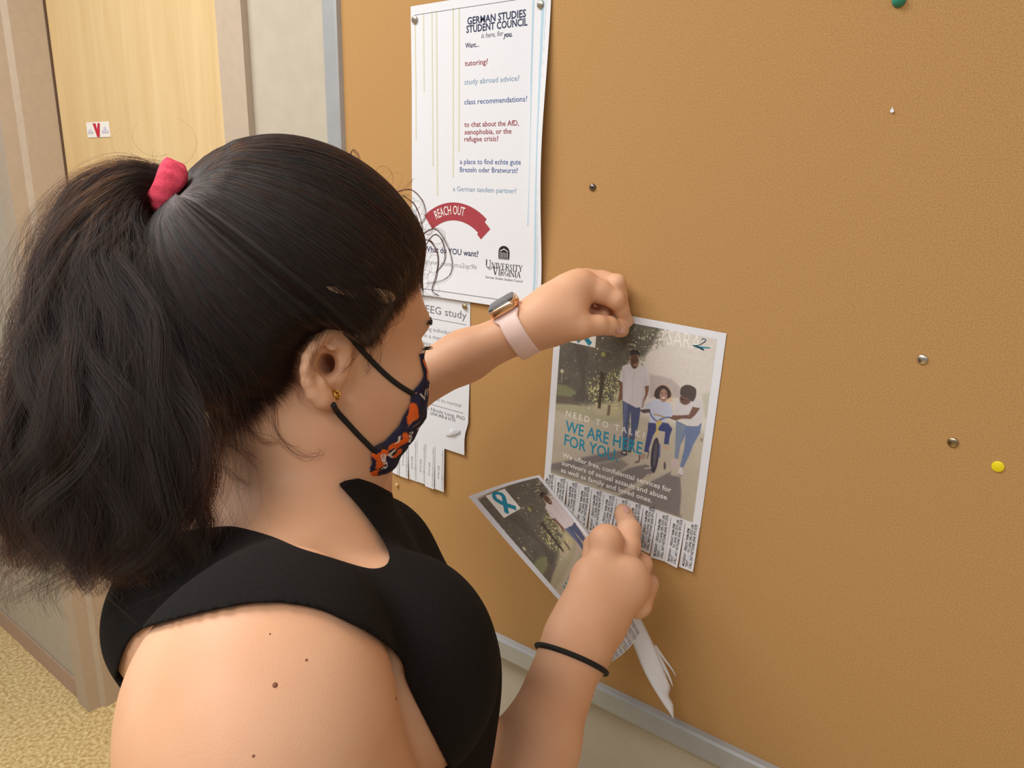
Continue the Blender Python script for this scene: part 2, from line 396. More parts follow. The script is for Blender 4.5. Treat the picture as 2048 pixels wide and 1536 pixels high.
def serif_text(body, px, py, h, px2, col='black', big=True):
    """roman capitals drawn with thick and thin strokes and slab serifs, first letter larger"""
    G = dict(U='L.15,1,.15,.3 A.15,.3,.85,.3 l.85,.3,.85,1 s.15,1 s.85,1', N='l.12,0,.12,1 L.12,1,.88,0 l.88,0,.88,1 s.12,0 s.88,1 s.08,1', I='L.5,0,.5,1 s.5,0 s.5,1',
             V='L.08,1,.5,0 l.5,0,.92,1 s.08,1 s.92,1', E='L.2,0,.2,1 l.2,1,.85,1 l.2,.52,.7,.52 l.2,0,.88,0 l.85,1,.85,.82 l.88,0,.88,.2 s.2,0', R='L.2,0,.2,1 l.2,1,.6,1 a.6,1,.6,.5 l.2,.5,.6,.5 L.5,.5,.95,0 s.2,0',
             S='L.2,.78,.8,.25 l.2,.78,.4,1 l.4,1,.8,.95 l.8,.25,.6,0 l.6,0,.15,.08 l.15,.08,.15,.25 l.8,.95,.8,.78', T='L.5,0,.5,1 l.05,1,.95,1 l.05,1,.05,.8 l.95,1,.95,.8 s.5,0', Y='L.5,.45,.1,1 l.5,.45,.9,1 L.5,0,.5,.45 s.5,0 s.1,1 s.9,1',
             G='L.15,.3,.15,.7 l.15,.7,.45,1 l.45,1,.85,.9 l.85,.9,.85,.7 l.15,.3,.45,0 l.45,0,.85,.1 L.85,.1,.85,.42 s.82,.44', A='l.08,0,.5,1 L.5,1,.92,0 l.25,.35,.75,.35 s.08,0 s.92,0')
    x, y = g(px, py); W_ = g(px2, py)[0]-x
    wd = dict(I=.45, E=.8, S=.75, T=.95, N=1.1, U=1.1, V=1.05)
    tot = sum(wd.get(c, 1.)*(1.35 if i == 0 and big else 1) for i, c in enumerate(body)); cur = 0
    V = []; F = []
    for i, c in enumerate(body):
        f = 1.35 if i == 0 and big else 1
        w = wd.get(c, 1.)*f*W_/tot; hh = h*f; X0 = x+cur+w*.06; ww = w*.88; cur += w
        def seg(a, b, t):
            a = np.array(a); b = np.array(b); d = b-a; L = np.linalg.norm(d)+1e-9; nn = np.array([-d[1], d[0]])/L*t/2
            n0 = len(V); V.extend([tuple(a-nn), tuple(a+nn), tuple(b+nn), tuple(b-nn)]); F.append((n0, n0+1, n0+2, n0+3))
        Q = lambda u, v: (X0+u*ww, y-v*hh)
        for tok in G[c].split():
            k = tok[0]; v = [float(q) for q in tok[1:].split(',')]
            if k in 'Ll': seg(Q(v[0], v[1]), Q(v[2], v[3]), hh*(.15 if k == 'L' else .06))
            elif k == 's': a = Q(v[0], v[1]); seg((a[0]-hh*.16, a[1]), (a[0]+hh*.16, a[1]), hh*.06)
            elif k in 'Aa':
                if k == 'A': pts = [Q(.5-.35*math.cos(t), .3-.3*math.sin(t)) for t in np.linspace(0, math.pi, 8)]
                else: pts = [Q(.6+.28*math.sin(t), .75+.25*math.cos(t)) for t in np.linspace(0, math.pi, 8)]
                for p, q in zip(pts, pts[1:]): seg(p, q, hh*.1)
    P = np.array(V); o = mesh('wordmark', gfn(P[:, 0], P[:, 1], .0003), F, I[col]); child_of(o, gp)
    tag(o, kind='stuff')
serif_text('UNIVERSITY', 970, 535, .0072, 1045)
serif_text('VIRGINIA', 985, 549, .0072, 1041)
gtext('of', 976, 540, .004, 984, col='grey', shear=.4)
gtext('German Studies Student Council', 971, 556, .0030, 1046, col='grey', shear=.1, bold=.01)

# ------------------------------------------------------------------ EEG study notice with tear-off tabs
ET = (-.8730, BY, EYE-.1560)
efn = paper_fn(ET, (.9999, 0, -.006), (-.0015, 0, -1.), lambda x, y: .0035*np.clip((y-.1)/.1, 0, 1)*(x/.22))
ep = empty('notice', ET)
tag(ep, 'white EEG study notice with vertical tear-off tabs, pinned below the tall poster', 'notice')
EWd = .2215
def e(px, py):
    w = onY(px, py, BY-.003)-np.array(ET); return float(w[0]), float(-w[2])
child_of(sheet('paper_sheet', efn, EWd, e(800, 868)[1], M['paper'], outline=lambda X, Y: (X-.006*np.clip((Y-.17)/.02, 0, 1)*np.clip(X/.2, 0, 1)**6, Y)), ep)
def etext(body, px, py, h, px2=None, col='grey', par=None, **k):
    x, y = e(px, py); w = e(px2, py)[0]-x if px2 else None
    return put_text('lettering', body, par or ep, I[col], efn, x, y, h, width=w, **k)
etext('Memory and EEG study', 752, 607, .0105, 931, spacing=1.02)
etext('We are seeking individuals to', 800, 650, .0058, 918, col='lgrey')
etext('participate in a memory and', 800, 664, .0058, 918, col='lgrey')
etext('encoding experiment', 800, 679, .0058, 890, col='lgrey')
etext('with normal or corrected to normal', 780, 776, .0052, 922, col='lgrey')
etext('PI: Nicole Long, PhD', 850, 817, .0050, 930, col='grey')
etext('UVA IRB # 2115', 861, 828, .0044, 911, col='grey', bold=.01)
for (a, b) in [((780, 622), 931), ((780, 786), 927)]:
    x, y = e(*a); ink_bar('printed_rule', .02, y-.0004, e(b, a[1])[0], y+.0003, ep, I['grey'], efn)
# crumpled torn corner and the tabs
ty = e(800, 868)[1]; by = e(850, 968)[1]
xr = e(890, 900)[0]; tw = .0185
for k in range(9):
    x1 = xr-k*tw; x0 = x1-tw
    jj = .0008*math.sin(k*2.3)
    xs = np.linspace(x0+.0002, x1-.0002, 4); ys = np.linspace(ty-.0005, by+jj, 12)
    Xg, Yg = np.meshgrid(xs, ys, indexing='ij')
    lift = .0015*np.sin(k*1.7)*((Yg-ty)/(by-ty))**2+.0016*((Yg-ty)/(by-ty))
    W = efn(Xg.ravel(), Yg.ravel(), np.abs(lift.ravel()))
    tb = mesh('tear_off_tab', W, gridF(4, 12), M['paper'], smooth=True); child_of(tb, ep)
    if x1 < .075: continue
    lf = lambda x, y, l, k=k: efn(x, y, l+np.abs(.0015*np.sin(k*1.7)*((y-ty)/(by-ty))**2+.0016*((y-ty)/(by-ty))))
    for body, dx, h, st_ in [('longtermmemorystudy@gmail.com', .0045, .0030, .010), ('EEG Study', .0125, .0034, .024)]:
        V, F = text2d(body); P = V*(h/.7); w = P[:, 0].max()
        if w > by-ty-.006: P[:, 0] *= (by-ty-.006)/w
        X = x0+dx-P[:, 1]*-1; Y = ty+st_*.35+P[:, 0]
        X = x0+tw-dx+P[:, 1]; 
        if body[0] == 'E': Y = Y+.02
        o = mesh('lettering', lf(X, Y, .0003), F, I['lgrey']); o.parent = tb
    ln = np.array([(x1-.0006, ty+.003), (x1-.0002, ty+.003), (x1-.0002, by-.004), (x1-.0006, by-.004)])
    o = mesh('cut_line', lf(ln[:, 0], ln[:, 1], .0003), [(0, 1, 2, 3)], I['faint']); o.parent = tb
def crumple():
    rs = np.random.RandomState(4)
    pts = [(893, 868), (893, 858), (905, 852), (922, 856), (921, 863), (912, 868), (905, 869)]
    P = [e(*p) for p in pts]; c = np.mean(P, 0); V = []; n = len(P)
    for r in (1., .7, .4):
        for p in P: q = c+(np.array(p)-c)*r; V.append((*q, .0005+.004*rs.rand()*(1.2-r)+.001))
    V.append((*c, .005)); V = np.array(V)
    F = [(k*n+i, k*n+(i+1) % n, (k+1)*n+(i+1) % n, (k+1)*n+i) for k in range(2) for i in range(n)]+[(2*n+i, 2*n+(i+1) % n, 3*n) for i in range(n)]
    child_of(mesh('crumpled_corner', efn(V[:, 0], V[:, 1], V[:, 2]), F, M['paper'], smooth=True), ep)
crumple()

# ------------------------------------------------------------------ SARA flyer: a raster of ink laid on a fine sheet
ST = (-.5138, BY, EYE-.1438); SR = (.99925, 0, -.0386); SD = (-.0386, 0, -.99925)
SWd, SHt = .216, .2795
CELL = .0005
def s_uv(px, py):
    w = onY(px, py, BY-.0012)-np.array(ST)
    return float(w@np.array(SR)), float(w@np.array(SD))
def z5(a, b): return s_uv(1060+a/2.845, 620+b/2.845)
def z6(a, b): return s_uv(1200+a/5.296, 690+b/5.296)
PX0, PY0 = .0095, .0080           # photograph area on the flyer
PX1, PY1 = SWd-.0095, s_uv(1378, 1042)[1]
NX, NY = int((PX1-PX0)/CELL)+1, int((PY1-PY0)/CELL)+1
gx = np.linspace(PX0, PX1, NX); gy = np.linspace(PY0, PY1, NY)
XX, YY = np.meshgrid(gx, gy, indexing='ij')
rs = np.random.RandomState(11)
def smooth_noise(nx, ny, sx, sy, seed):
    r = np.random.RandomState(seed).rand(int(nx/sx)+3, int(ny/sy)+3)
    X = np.linspace(0, nx/sx, nx); Y = np.linspace(0, ny/sy, ny)
    i = X.astype(int); j = Y.astype(int); fx = (X-i)[:, None]; fy = (Y-j)[None]
    fx = fx*fx*(3-2*fx); fy = fy*fy*(3-2*fy)
    return (r[i][:, j]*(1-fx)*(1-fy)+r[i+1][:, j]*fx*(1-fy)+r[i][:, j+1]*(1-fx)*fy+r[i+1][:, j+1]*fx*fy)
IMG = np.zeros((NX, NY, 3))
def blend(mask, c):
    global IMG
    IMG = IMG*(1-mask[..., None])+np.array(c, float)*mask[..., None]
def poly_mask(pts, soft=.0004):
    P = np.array(pts); d = np.full(XX.shape, 1e9); inside = np.zeros(XX.shape, bool)
    lo = P.min(0)-.003; hi = P.max(0)+.003
    i0, i1 = np.searchsorted(gx, [lo[0], hi[0]]); j0, j1 = np.searchsorted(gy, [lo[1], hi[1]])
    x = XX[i0:i1, j0:j1]; y = YY[i0:i1, j0:j1]; dd = np.full(x.shape, 1e9); ins = np.zeros(x.shape, bool)
    for a, b in zip(P, np.roll(P, -1, 0)):
        ab = b-a; t = np.clip(((x-a[0])*ab[0]+(y-a[1])*ab[1])/(ab@ab+1e-12), 0, 1)
        dd = np.minimum(dd, np.hypot(x-a[0]-t*ab[0], y-a[1]-t*ab[1]))
        c = ((a[1] > y) != (b[1] > y)) & (x < (b[0]-a[0])*(y-a[1])/(b[1]-a[1]+1e-15)+a[0]); ins ^= c
    s = np.where(ins, dd, -dd); m = np.zeros(XX.shape); m[i0:i1, j0:j1] = np.clip(.5+s/(2*soft), 0, 1); return m
def smo(pts, n=48):
    P = np.array(pts, float); P = np.vstack([P[-2:], P, P[:3]]); Q = catmull(P, n+20)
    k = int(20/(len(P)-1)*2); return catmull(np.vstack([pts, pts[:1]]), n)
def pg(f, *pts, c, soft=.0004, a=1., curve=True):
    P = [f(*p) for p in pts]
    blend(poly_mask(smo(P) if curve and len(P) > 4 else P, soft)*a, c)
def el(f, cx, cy, rx, ry, c, soft=.0006, a=1., ang=0):
    th = np.linspace(0, 2*np.pi, 20, endpoint=False); ca, sa = math.cos(ang), math.sin(ang)
    blend(poly_mask([f(cx+rx*math.cos(t)*ca-ry*math.sin(t)*sa, cy+rx*math.cos(t)*sa+ry*math.sin(t)*ca) for t in th], soft)*a, c)
def stroke(f, pts, w, c, a=1., soft=.0004):
    P = np.array([f(*p) for p in pts]); 
    if len(P) > 2: P = catmull(P, 12)
    w = np.linspace(w, w, len(P)) if np.isscalar(w) else np.linspace(w[0], w[1], len(P))
    m = np.zeros(XX.shape)
    for p, q, r in zip(P, P[1:], w):
        d = q-p; nn = np.array([-d[1], d[0]])/(np.linalg.norm(d)+1e-9)*r/2
        m = np.maximum(m, poly_mask([p-nn, p+nn, q+nn*1.0+d*.05, q-nn+d*.05], soft))
    blend(m*a, c)
def paint_photo():
    n1 = smooth_noise(NX, NY, 26, 22, 1); n2 = smooth_noise(NX, NY, 9, 8, 2); n3 = smooth_noise(NX, NY, 3.2, 3.2, 3)
    U = (XX-PX0)/(PX1-PX0); Vv = (YY-PY0)/(PY1-PY0)
    # sky haze, dirt road
    IMG[:] = np.array((214, 206, 198.))
    blend(np.clip((Vv-.22)/.2, 0, 1)*.25, (224, 214, 204))
    road = np.clip((Vv-.47)/.05, 0, 1); blend(road, (186, 176, 158)); blend(road*n1*.5, (200, 190, 172)); blend(road*np.clip((Vv-.6)/.3, 0, 1)*.35, (168, 158, 142))
    # far mountain
    pg(z6, (520, 310), (640, 330), (755, 360), (800, 400), (850, 450), (850, 560), (520, 560), c=(188, 176, 172), soft=.0015, curve=False)
    pg(z6, (1080, 520), (1150, 505), (1180, 560), (1170, 760), (1110, 760), c=(186, 184, 166), soft=.002, a=.7)
    pg(z5, (130, 430), (520, 500), (560, 600), (440, 640), (130, 560), c=(172, 166, 138), soft=.002)
    pg(z6, (-50, 560), (160, 640), (220, 690), (180, 760), (-60, 720), c=(190, 178, 150), soft=.002, a=.8)
    # dark tree mass
    dark = poly_mask([z5(*p) for p in [(90, 10), (760, 60), (700, 190), (650, 260), (560, 300), (520, 420), (470, 520), (300, 540), (110, 500), (110, 200)]], .003)
    dark = np.clip(dark*1.1-.25*(n2 > .72)*(n1 > .4), 0, 1)
    blend(dark, (108, 103, 94)); blend(dark*n2*.6, (92, 89, 82)); blend(dark*(n1 > .55)*n2*.4, (120, 117, 96))
    edge = poly_mask([z5(*p) for p in [(560, 110), (800, 90), (760, 200), (660, 240), (640, 330), (560, 330), (560, 210)]], .003)
    blend(edge*(n3 > .55)*.7, (96, 92, 76)); blend(edge*(n3 > .8)*.8, (206, 200, 176))
    lv = poly_mask([z5(*p) for p in [(330, 400), (520, 330), (540, 470), (520, 600), (440, 600), (330, 500)]], .003)
    blend(lv*(n3 > .6)*.8, (176, 172, 112)); blend(lv*(n3 > .78)*.9, (216, 208, 160))
    blend(dark*(n3 > .93)*.9, (190, 186, 150))
    pg(z5, (120, 420), (200, 430), (260, 470), (200, 495), (120, 470), c=(134, 136, 104), soft=.0015)
    pg(z5, (115, 480), (250, 500), (280, 540), (115, 530), c=(112, 102, 92), soft=.0015)
    pg(z5, (250, 200), (330, 230), (310, 400), (320, 510), (250, 510), (290, 400), c=(96, 90, 82), soft=.0015)
    pg(z5, (400, 350), (430, 360), (400, 560), (385, 560), c=(78, 70, 60), soft=.001)
    pg(z5, (445, 540), (460, 540), (452, 600), (436, 600), c=(120, 104, 84), soft=.0008)
    el(z5, 182, 348, 10, 11, (200, 194, 160)); stroke(z5, [(182, 360), (178, 410)], .0008, (170, 165, 140))
    for p in [(520, 105), (560, 120), (300, 90), (415, 160), (160, 280), (155, 300), (385, 220), (335, 560), (700, 140), (640, 160)]: el(z5, *p, 5, 5, (214, 210, 180))
    el(z5, 418, 252, 12, 15, (170, 172, 96), a=.8)
    stroke(z5, [(395, 220), (468, 240)], .0005, (150, 146, 132))
    blend(road*(n3 > .9)*.25, (150, 140, 122))
    # long shadows on the road
    sh = (126, 118, 116)
    pg(z5, (95, 905), (95, 880), (270, 845), (420, 815), (520, 800), (560, 822), (500, 850), (330, 880), (210, 925), c=sh, soft=.0015, curve=False)
    pg(z5, (95, 912), (210, 920), (330, 885), (520, 850), (560, 880), (500, 930), (400, 1000), (250, 960), c=(132, 124, 118), soft=.002, a=.85, curve=False)
    pg(z5, (380, 1005), (560, 900), (660, 878), (700, 900), (690, 930), (600, 985), (500, 1040), c=sh, soft=.0012, curve=False)
    pg(z5, (500, 1060), (640, 1000), (800, 920), (800, 1100), (700, 1120), c=(122, 114, 114), soft=.0012, a=.9, curve=False)
    pg(z5, (800, 940), (855, 950), (860, 1050), (850, 1170), (740, 1120), (760, 1040), c=sh, soft=.001, curve=False)
    pg(z5, (590, 1090), (700, 1060), (860, 1170), (860, 1180), c=sh, soft=.002, curve=False)
    # man
    skin = (104, 78, 66); shirt = (212, 204, 208); jean = (84, 92, 124)
    pg(z6, (210, 380), (250, 385), (238, 470), (240, 560), (215, 590), (190, 600), (205, 480), c=(124, 92, 74))
    pg(z6, (470, 430), (515, 430), (505, 520), (470, 600), (455, 660), (432, 650), (445, 590), (478, 520), c=(132, 98, 80))
    pg(z6, (236, 570), (330, 590), (425, 600), (428, 690), (405, 850), (330, 1130), (290, 1130), (330, 950), (325, 700), (300, 860), (285, 1100), (235, 1110), (245, 820), c=jean, curve=False)
    pg(z6, (250, 590), (290, 600), (275, 800), (262, 950), (250, 930), c=(112, 120, 152), a=.7, soft=.001)
    pg(z6, (300, 830), (318, 820), (290, 1090), (330, 1000), c=(52, 50, 66), a=.6, soft=.001)
    pg(z6, (240, 220), (320, 195), (370, 270), (420, 210), (500, 250), (530, 420), (470, 440), (440, 660), (380, 665), (335, 640), (240, 590), (240, 400), (200, 370), c=shirt, curve=False)
    stroke(z6, [(365, 280), (345, 460), (340, 630)], .0005, (184, 176, 184)); pg(z6, (240, 260), (262, 300), (252, 520), (240, 560), c=(188, 182, 190), a=.7, soft=.001)
    pg(z6, (480, 300), (515, 420), (475, 430), (465, 640), (440, 650), (460, 420), c=(190, 182, 190), a=.6, soft=.0015)
    el(z6, 366, 142, 48, 86, (236, 226, 204), a=.6, soft=.0012); el(z6, 365, 165, 44, 88, skin)
    pg(z6, (318, 120), (330, 60), (370, 48), (412, 65), (418, 120), (395, 100), (345, 100), c=(62, 56, 54)); el(z6, 378, 212, 20, 8, (186, 152, 132)); el(z6, 350, 165, 9, 4, (58, 44, 42)); el(z6, 392, 168, 8, 4, (58, 44, 42)); el(z6, 398, 200, 10, 30, (150, 116, 94), a=.6)
    pg(z6, (215, 1140), (250, 1110), (285, 1120), (275, 1170), (230, 1160), c=(70, 66, 68)); pg(z6, (290, 1120), (330, 1115), (325, 1140), (295, 1140), c=(80, 74, 74)); el(z6, 255, 1140, 20, 9, (214, 206, 196))
    # girl on bicycle
    pg(z6, (575, 520), (600, 450), (660, 425), (720, 440), (755, 520), (760, 590), (700, 610), (600, 600), c=(216, 170, 116), a=.55, soft=.002)
    pg(z6, (570, 540), (590, 470), (650, 428), (710, 445), (752, 510), (735, 560), (640, 590), (600, 570), c=(78, 64, 62))
    pg(z6, (480, 640), (560, 580), (620, 570), (680, 600), (740, 610), (780, 740), (700, 770), (690, 820), (520, 825), (530, 720), (480, 700), c=(196, 200, 218), curve=False)
    el(z6, 672, 535, 42, 72, (170, 134, 118)); el(z6, 655, 512, 7, 5, (70, 54, 54)); el(z6, 698, 515, 7, 5, (70, 54, 54)); el(z6, 672, 562, 24, 11, (228, 214, 206)); stroke(z6, [(650, 556), (672, 578), (695, 560)], .0005, (150, 84, 80))
    pg(z6, (510, 822), (590, 830), (600, 900), (560, 960), (520, 1090), (510, 1140), (465, 1130), (480, 1040), (505, 900), c=(72, 78, 124), curve=False)
    pg(z6, (660, 820), (720, 830), (765, 890), (740, 960), (725, 1055), (675, 1050), (690, 920), (640, 910), (600, 900), c=(72, 78, 124), curve=False)
    el(z6, 455, 1180, 34, 26, (172, 142, 126), ang=-.9); pg(z6, (665, 1060), (700, 1070), (745, 1105), (700, 1115), (668, 1090), c=(196, 164, 146))
    stroke(z6, [(520, 700), (550, 760), (600, 810)], .0017, (88, 98, 150)); stroke(z6, [(600, 810), (690, 770), (760, 770)], .0017, (88, 98, 150))
    pg(z6, (430, 685), (520, 680), (530, 710), (470, 722), (432, 705), c=(96, 84, 84)); stroke(z6, [(570, 735), (620, 745), (690, 770)], .0014, (170, 140, 84)); stroke(z6, [(610, 820), (605, 900), (590, 960)], .0026, (216, 186, 108))
    el(z6, 627, 820, 28, 24, (206, 176, 104)); el(z6, 545+35, 1170, 42, 190, (66, 62, 74), ang=.1); el(z6, 583, 1160, 18, 140, (110, 104, 112), ang=.1, a=.7)
    pg(z6, (625, 1040), (640, 1060), (635, 1190), (615, 1195), c=(92, 102, 150)); stroke(z6, [(418, 1165), (410, 1230), (370, 1245)], .0022, (104, 92, 88)); el(z6, 685, 1280, 12, 42, (92, 82, 84)); stroke(z6, [(520, 1120), (500, 1200)], .0012, (96, 88, 96))
    stroke(z6, [(470, 1310), (540, 1300)], .0012, (212, 200, 180)); stroke(z6, [(440, 1440), (510, 1370)], .0012, (196, 184, 166))
    # woman
    pg(z6, (805, 800), (930, 860), (1075, 830), (1060, 930), (990, 1050), (940, 1180), (880, 1300), (845, 1290), (890, 1100), (905, 950), (850, 1060), (825, 1210), (790, 1195), (800, 1000), c=(112, 126, 160), curve=False)
    pg(z6, (810, 820), (900, 860), (860, 1000), (815, 1200), (795, 1180), (805, 980), c=(136, 146, 160), a=.7, soft=.0012)
    pg(z6, (960, 600), (1030, 560), (1080, 620), (1085, 800), (1040, 860), (960, 862), (880, 800), (780, 700), (810, 600), (860, 570), c=(210, 204, 206), curve=False)
    pg(z6, (980, 655), (1060, 670), (1010, 740), (960, 785), (870, 780), (800, 800), (740, 780), (770, 745), (870, 745), (940, 740), c=(124, 94, 84), curve=False)
    el(z6, 905, 570, 62, 66, (116, 88, 80), ang=.5); pg(z6, (845, 520), (860, 450), (930, 422), (1010, 460), (1015, 540), (980, 600), (930, 560), (880, 545), c=(88, 78, 74)); el(z6, 875, 578, 18, 6, (66, 50, 50), ang=.4)
    el(z6, 790, 1250, 38, 50, (196, 178, 176)); pg(z6, (845, 1290), (872, 1310), (880, 1385), (840, 1380), (820, 1350), c=(206, 196, 200)); stroke(z6, [(822, 1370), (875, 1388)], .0008, (100, 92, 96))
    pg(z6, (1060, 990), (1090, 985), (1085, 1030), (1065, 1025), c=(132, 122, 112), a=.7)
    IMG[:] = IMG+(n3-.5)[..., None]*8
def paint_tile(f=None):
    pass
paint_photo()
IMG = np.clip(IMG, 0, 255)
M['print'] = vmat('inkjet_print', .7)
sb = lambda x, y: .0022*np.clip((y-.19)/.09, 0, 1)**1.5+.0015*np.exp(-((x-.09)/.05)**2)*np.exp(-(y/.05)**2)
sfn = paper_fn(ST, SR, SD, sb)
fl = empty('flyer', ST)
tag(fl, 'flat SARA flyer with family photo and cut tabs, held against the board by both hands', 'flyer')
TY0 = PY1+.0035
child_of(sheet('paper_sheet', sfn, SWd, TY0, M['paper'], 24, 24), fl)
ph = mesh('printed_photo', sfn(XX.ravel(), YY.ravel(), .00015), gridF(NX, NY), M['print'], smooth=True, col=lin(IMG.reshape(-1, 3)))
child_of(ph, fl)
def stext(body, a, b, h, a2=None, col='white', **k):
    x, y = z5(a, b); w = None
    if a2: q = z5(*a2); w = math.hypot(q[0]-x, q[1]-y)
    return put_text('lettering', body, fl, I[col], sfn, x, y, h, width=w, **k)
stext('NEED TO TALK?', 203, 603, .0076, (652, 712), spacing=1.45)
stext('WE ARE HERE', 200, 690, .0148, (636, 812), col='teal', bold=.012)
stext('FOR YOU.', 193, 768, .0148, (497, 852), col='teal', bold=.012)
stext('We offer free, confidential services for', 184, 836, .0062, (803, 1034), bold=.010)
stext('survivors of sexual assault and abuse', 180, 880, .0062, (779, 1072), bold=.010)
stext('as well as family and loved ones.', 176, 920, .0062, (693, 1090), bold=.010)
stext('SARA', 778, 196, .0175, (966, 236), bold=-.012, spacing=.95)
stext('Sexual Assault Resource Agency', 812, 246, .0026, (1006, 276)); stext('for survivors and their families', 856, 268, .0024, (1000, 296))
def flyer_marks(par, fn, owner=None):
    q = [(.024, .0115), (.060, .0115), (.060, .0455), (.024, .0455)]
    gx_, gy_ = np.meshgrid(np.linspace(.024, .060, 9), np.linspace(.0115, .0455, 5), indexing='ij')
    child_of(mesh('ribbon_panel', fn(gx_.ravel(), gy_.ravel(), .0003), gridF(9, 5), I['white']), par)
    # the ribbon: one loop whose two tails cross
    def band(pts, w):
        P = catmull(np.array(pts), 14); T = np.gradient(P, axis=0); T /= np.linalg.norm(T, axis=1)[:, None]; N = np.stack([-T[:, 1], T[:, 0]], 1)
        Q = np.concatenate([P-N*w/2, P+N*w/2]); F = [(i, i+1, 15+i, 14+i) for i in range(13)]
        o = mesh('ribbon_print', fn(Q[:, 0], Q[:, 1], .00045), F, I['teal']); child_of(o, par); return o
    band([(.036, .0165), (.0345, .022), (.0400, .031), (.0530, .0425)], .0062)
    band([(.0345, .0155), (.0415, .0135), (.0480, .0165)], .0052)
    band([(.0475, .0160), (.0490, .022), (.0440, .030), (.0335, .0425)], .0062)
flyer_marks(fl, sfn)
# two-stroke swoosh beside SARA
def swoosh():
    for pts, w, c in [([(925, 200), (960, 200), (1000, 175), (985, 163), (975, 172)], .0009, 'dteal'), ([(925, 200), (960, 210), (1025, 216)], .0016, 'teal'), ([(930, 202), (960, 212), (990, 228)], .0022, 'dteal')]:
        P = catmull(np.array([z5(*p) for p in pts]), 16); T = np.gradient(P, axis=0); T /= np.linalg.norm(T, axis=1)[:, None]; N = np.stack([-T[:, 1], T[:, 0]], 1)
        ww = w*(.35+.65*np.sin(np.linspace(.3, 2.8, 16)))[:, None]
        Q = np.concatenate([P-N*ww/2, P+N*ww/2]); F = [(i, i+1, 17+i, 16+i) for i in range(15)]
        child_of(mesh('logo_stroke', sfn(Q[:, 0], Q[:, 1], .00035), F, I[c]), fl)
swoosh()
# tear-off tabs, each cut loose and a little curled
TWd = SWd/12
tab_lift = [.004, .003, .0015, .005, .002, .010, .006, .004, .003, .0015, .003, .001]
def tab_fn(k, base, x0):
    L = SHt-TY0
    def fn(x, y, lift=0.):
        t = np.clip((y-TY0)/L, 0, 1.2)
        tw = ((x-x0)/TWd-.5)*(.0035 if k % 3 else -.003)*t
        return base(x, y, lift+tab_lift[k]*t**1.6+tw*(1 if k != 11 else 0)+.0002)
    return fn
def make_tabs(par, base, ks, txt=True, ends=None):
    for k in ks:
        x0 = k*TWd; f_ = tab_fn(k, base, x0); y1 = SHt+(ends[k] if ends else 0)
        xs = np.linspace(x0+.00025, x0+TWd-.00025, 4); ys = np.linspace(TY0-.0002, y1, 12); Xg, Yg = np.meshgrid(xs, ys, indexing='ij')
        tb = mesh('tear_off_tab', f_(Xg.ravel(), Yg.ravel(), 0.), gridF(4, 12), M['paper'], smooth=True); child_of(tb, par)
        if not txt: continue
        for i, (b, l) in enumerate([('MONDAY - FRIDAY 9AM-5PM', .047), ('TEXT         TO (434) 295-7273 OR', .0535), ('CALL 24/7 HOTLINE (434) 977-7273', .0545)]):
            V, F = text2d(b, .022); P = V*(.0030/.7); P[:, 0] *= l/P[:, 0].max()
            X = x0+.0052+i*.0041+P[:, 1]*-1*-1*-1; X = x0+.0066+i*.0041-P[:, 1]; Y = y1-.003-P[:, 0]
            o = mesh('lettering', f_(X, Y, .00025), F, I['lead']); o.parent = tb
        V, F = text2d('SARA', .0); P = V*(.0028/.7); P[:, 0] *= .0075/P[:, 0].max(); X = x0+.0066+.0041-P[:, 1]; Y = y1-.0125-P[:, 0]
        o = mesh('lettering', f_(X, Y, .00025), F, I['sky']); o.parent = tb
make_tabs(fl, sfn, range(12), ends=[0]*6+[0, -.001, -.0035, .001, .0005, 0])

# ------------------------------------------------------------------ thumbtacks
def tack_mesh(name, r=.0048, dome=.0016, flat=False):
    prof = [(0, dome+.0006), (r*.35, dome*.93+.0006), (r*.65, dome*.72+.0006), (r*.88, dome*.38+.0006), (r, .0007), (r, .0001), (r*.9, .0)] if not flat else [(0, .0012), (r*.88, .0012), (r*.97, .0009), (r, .0004), (r*.95, 0)]
    n = 24; V = [(0, -prof[0][1], 0)]; F = []
    for (a, h) in prof[1:]:
        for i in range(n): t = 2*math.pi*i/n; V.append((a*math.cos(t), -h, a*math.sin(t)))
    F += [(0, 1+(i+1) % n, 1+i) for i in range(n)]
    for k in range(len(prof)-2):
        for i in range(n): a = 1+k*n+i; b = 1+k*n+(i+1) % n; F.append((a, b, b+n, a+n))
    F.append(tuple(1+(len(prof)-2)*n+i for i in range(n)))
    return V, F
def tack(px, py, m, label, r=.0048, dome=.0016, flat=False, tilt=(0, 0), Y=BY, lift=0., group=None, lw=None):
    V, F = tack_mesh('t', r, dome, flat)
    o = mesh('thumbtack', V, F, m, smooth=True); p = onY(px, py, Y); o.location = (p[0], Y-lift, p[2]); o.rotation_euler = (tilt[0], 0, tilt[1])
    tag(o, label, 'thumbtack', group)
    # the pin shaft, a part of its own
    v, f = tubeVF([(0, -.0003, 0), (0, .004, 0), (0, .006, 0)], [.0005, .0005, .0001], 6)
    s = mesh('pin_shaft', v, f, M['steel'], o)
    return o
tack(829, 39, M['steel'], 'round steel thumbtack at the top left corner of the tall poster', Y=BY-.002)
tack(1081, 9, M['steel'], 'round steel thumbtack at the top right corner of the tall poster', Y=BY-.002, r=.0046)
tack(929, 613, mat('brassy_tack', (176, 156, 112), .35, metal=.9, noise=.1, nscale=300), 'tarnished brass thumbtack beside the words EEG study', Y=BY-.003, r=.0038)
tack(1186, 375, mat('dark_tack', (120, 110, 108), .3, metal=1, noise=.2, nscale=300), 'small dark steel thumbtack alone above the hand, right of the tall poster', r=.0042, dome=.0024, tilt=(.25, .2))
tack(1845, 719, M['steel'], 'silver domed thumbtack, upper one of two on the right of the board', r=.0046)
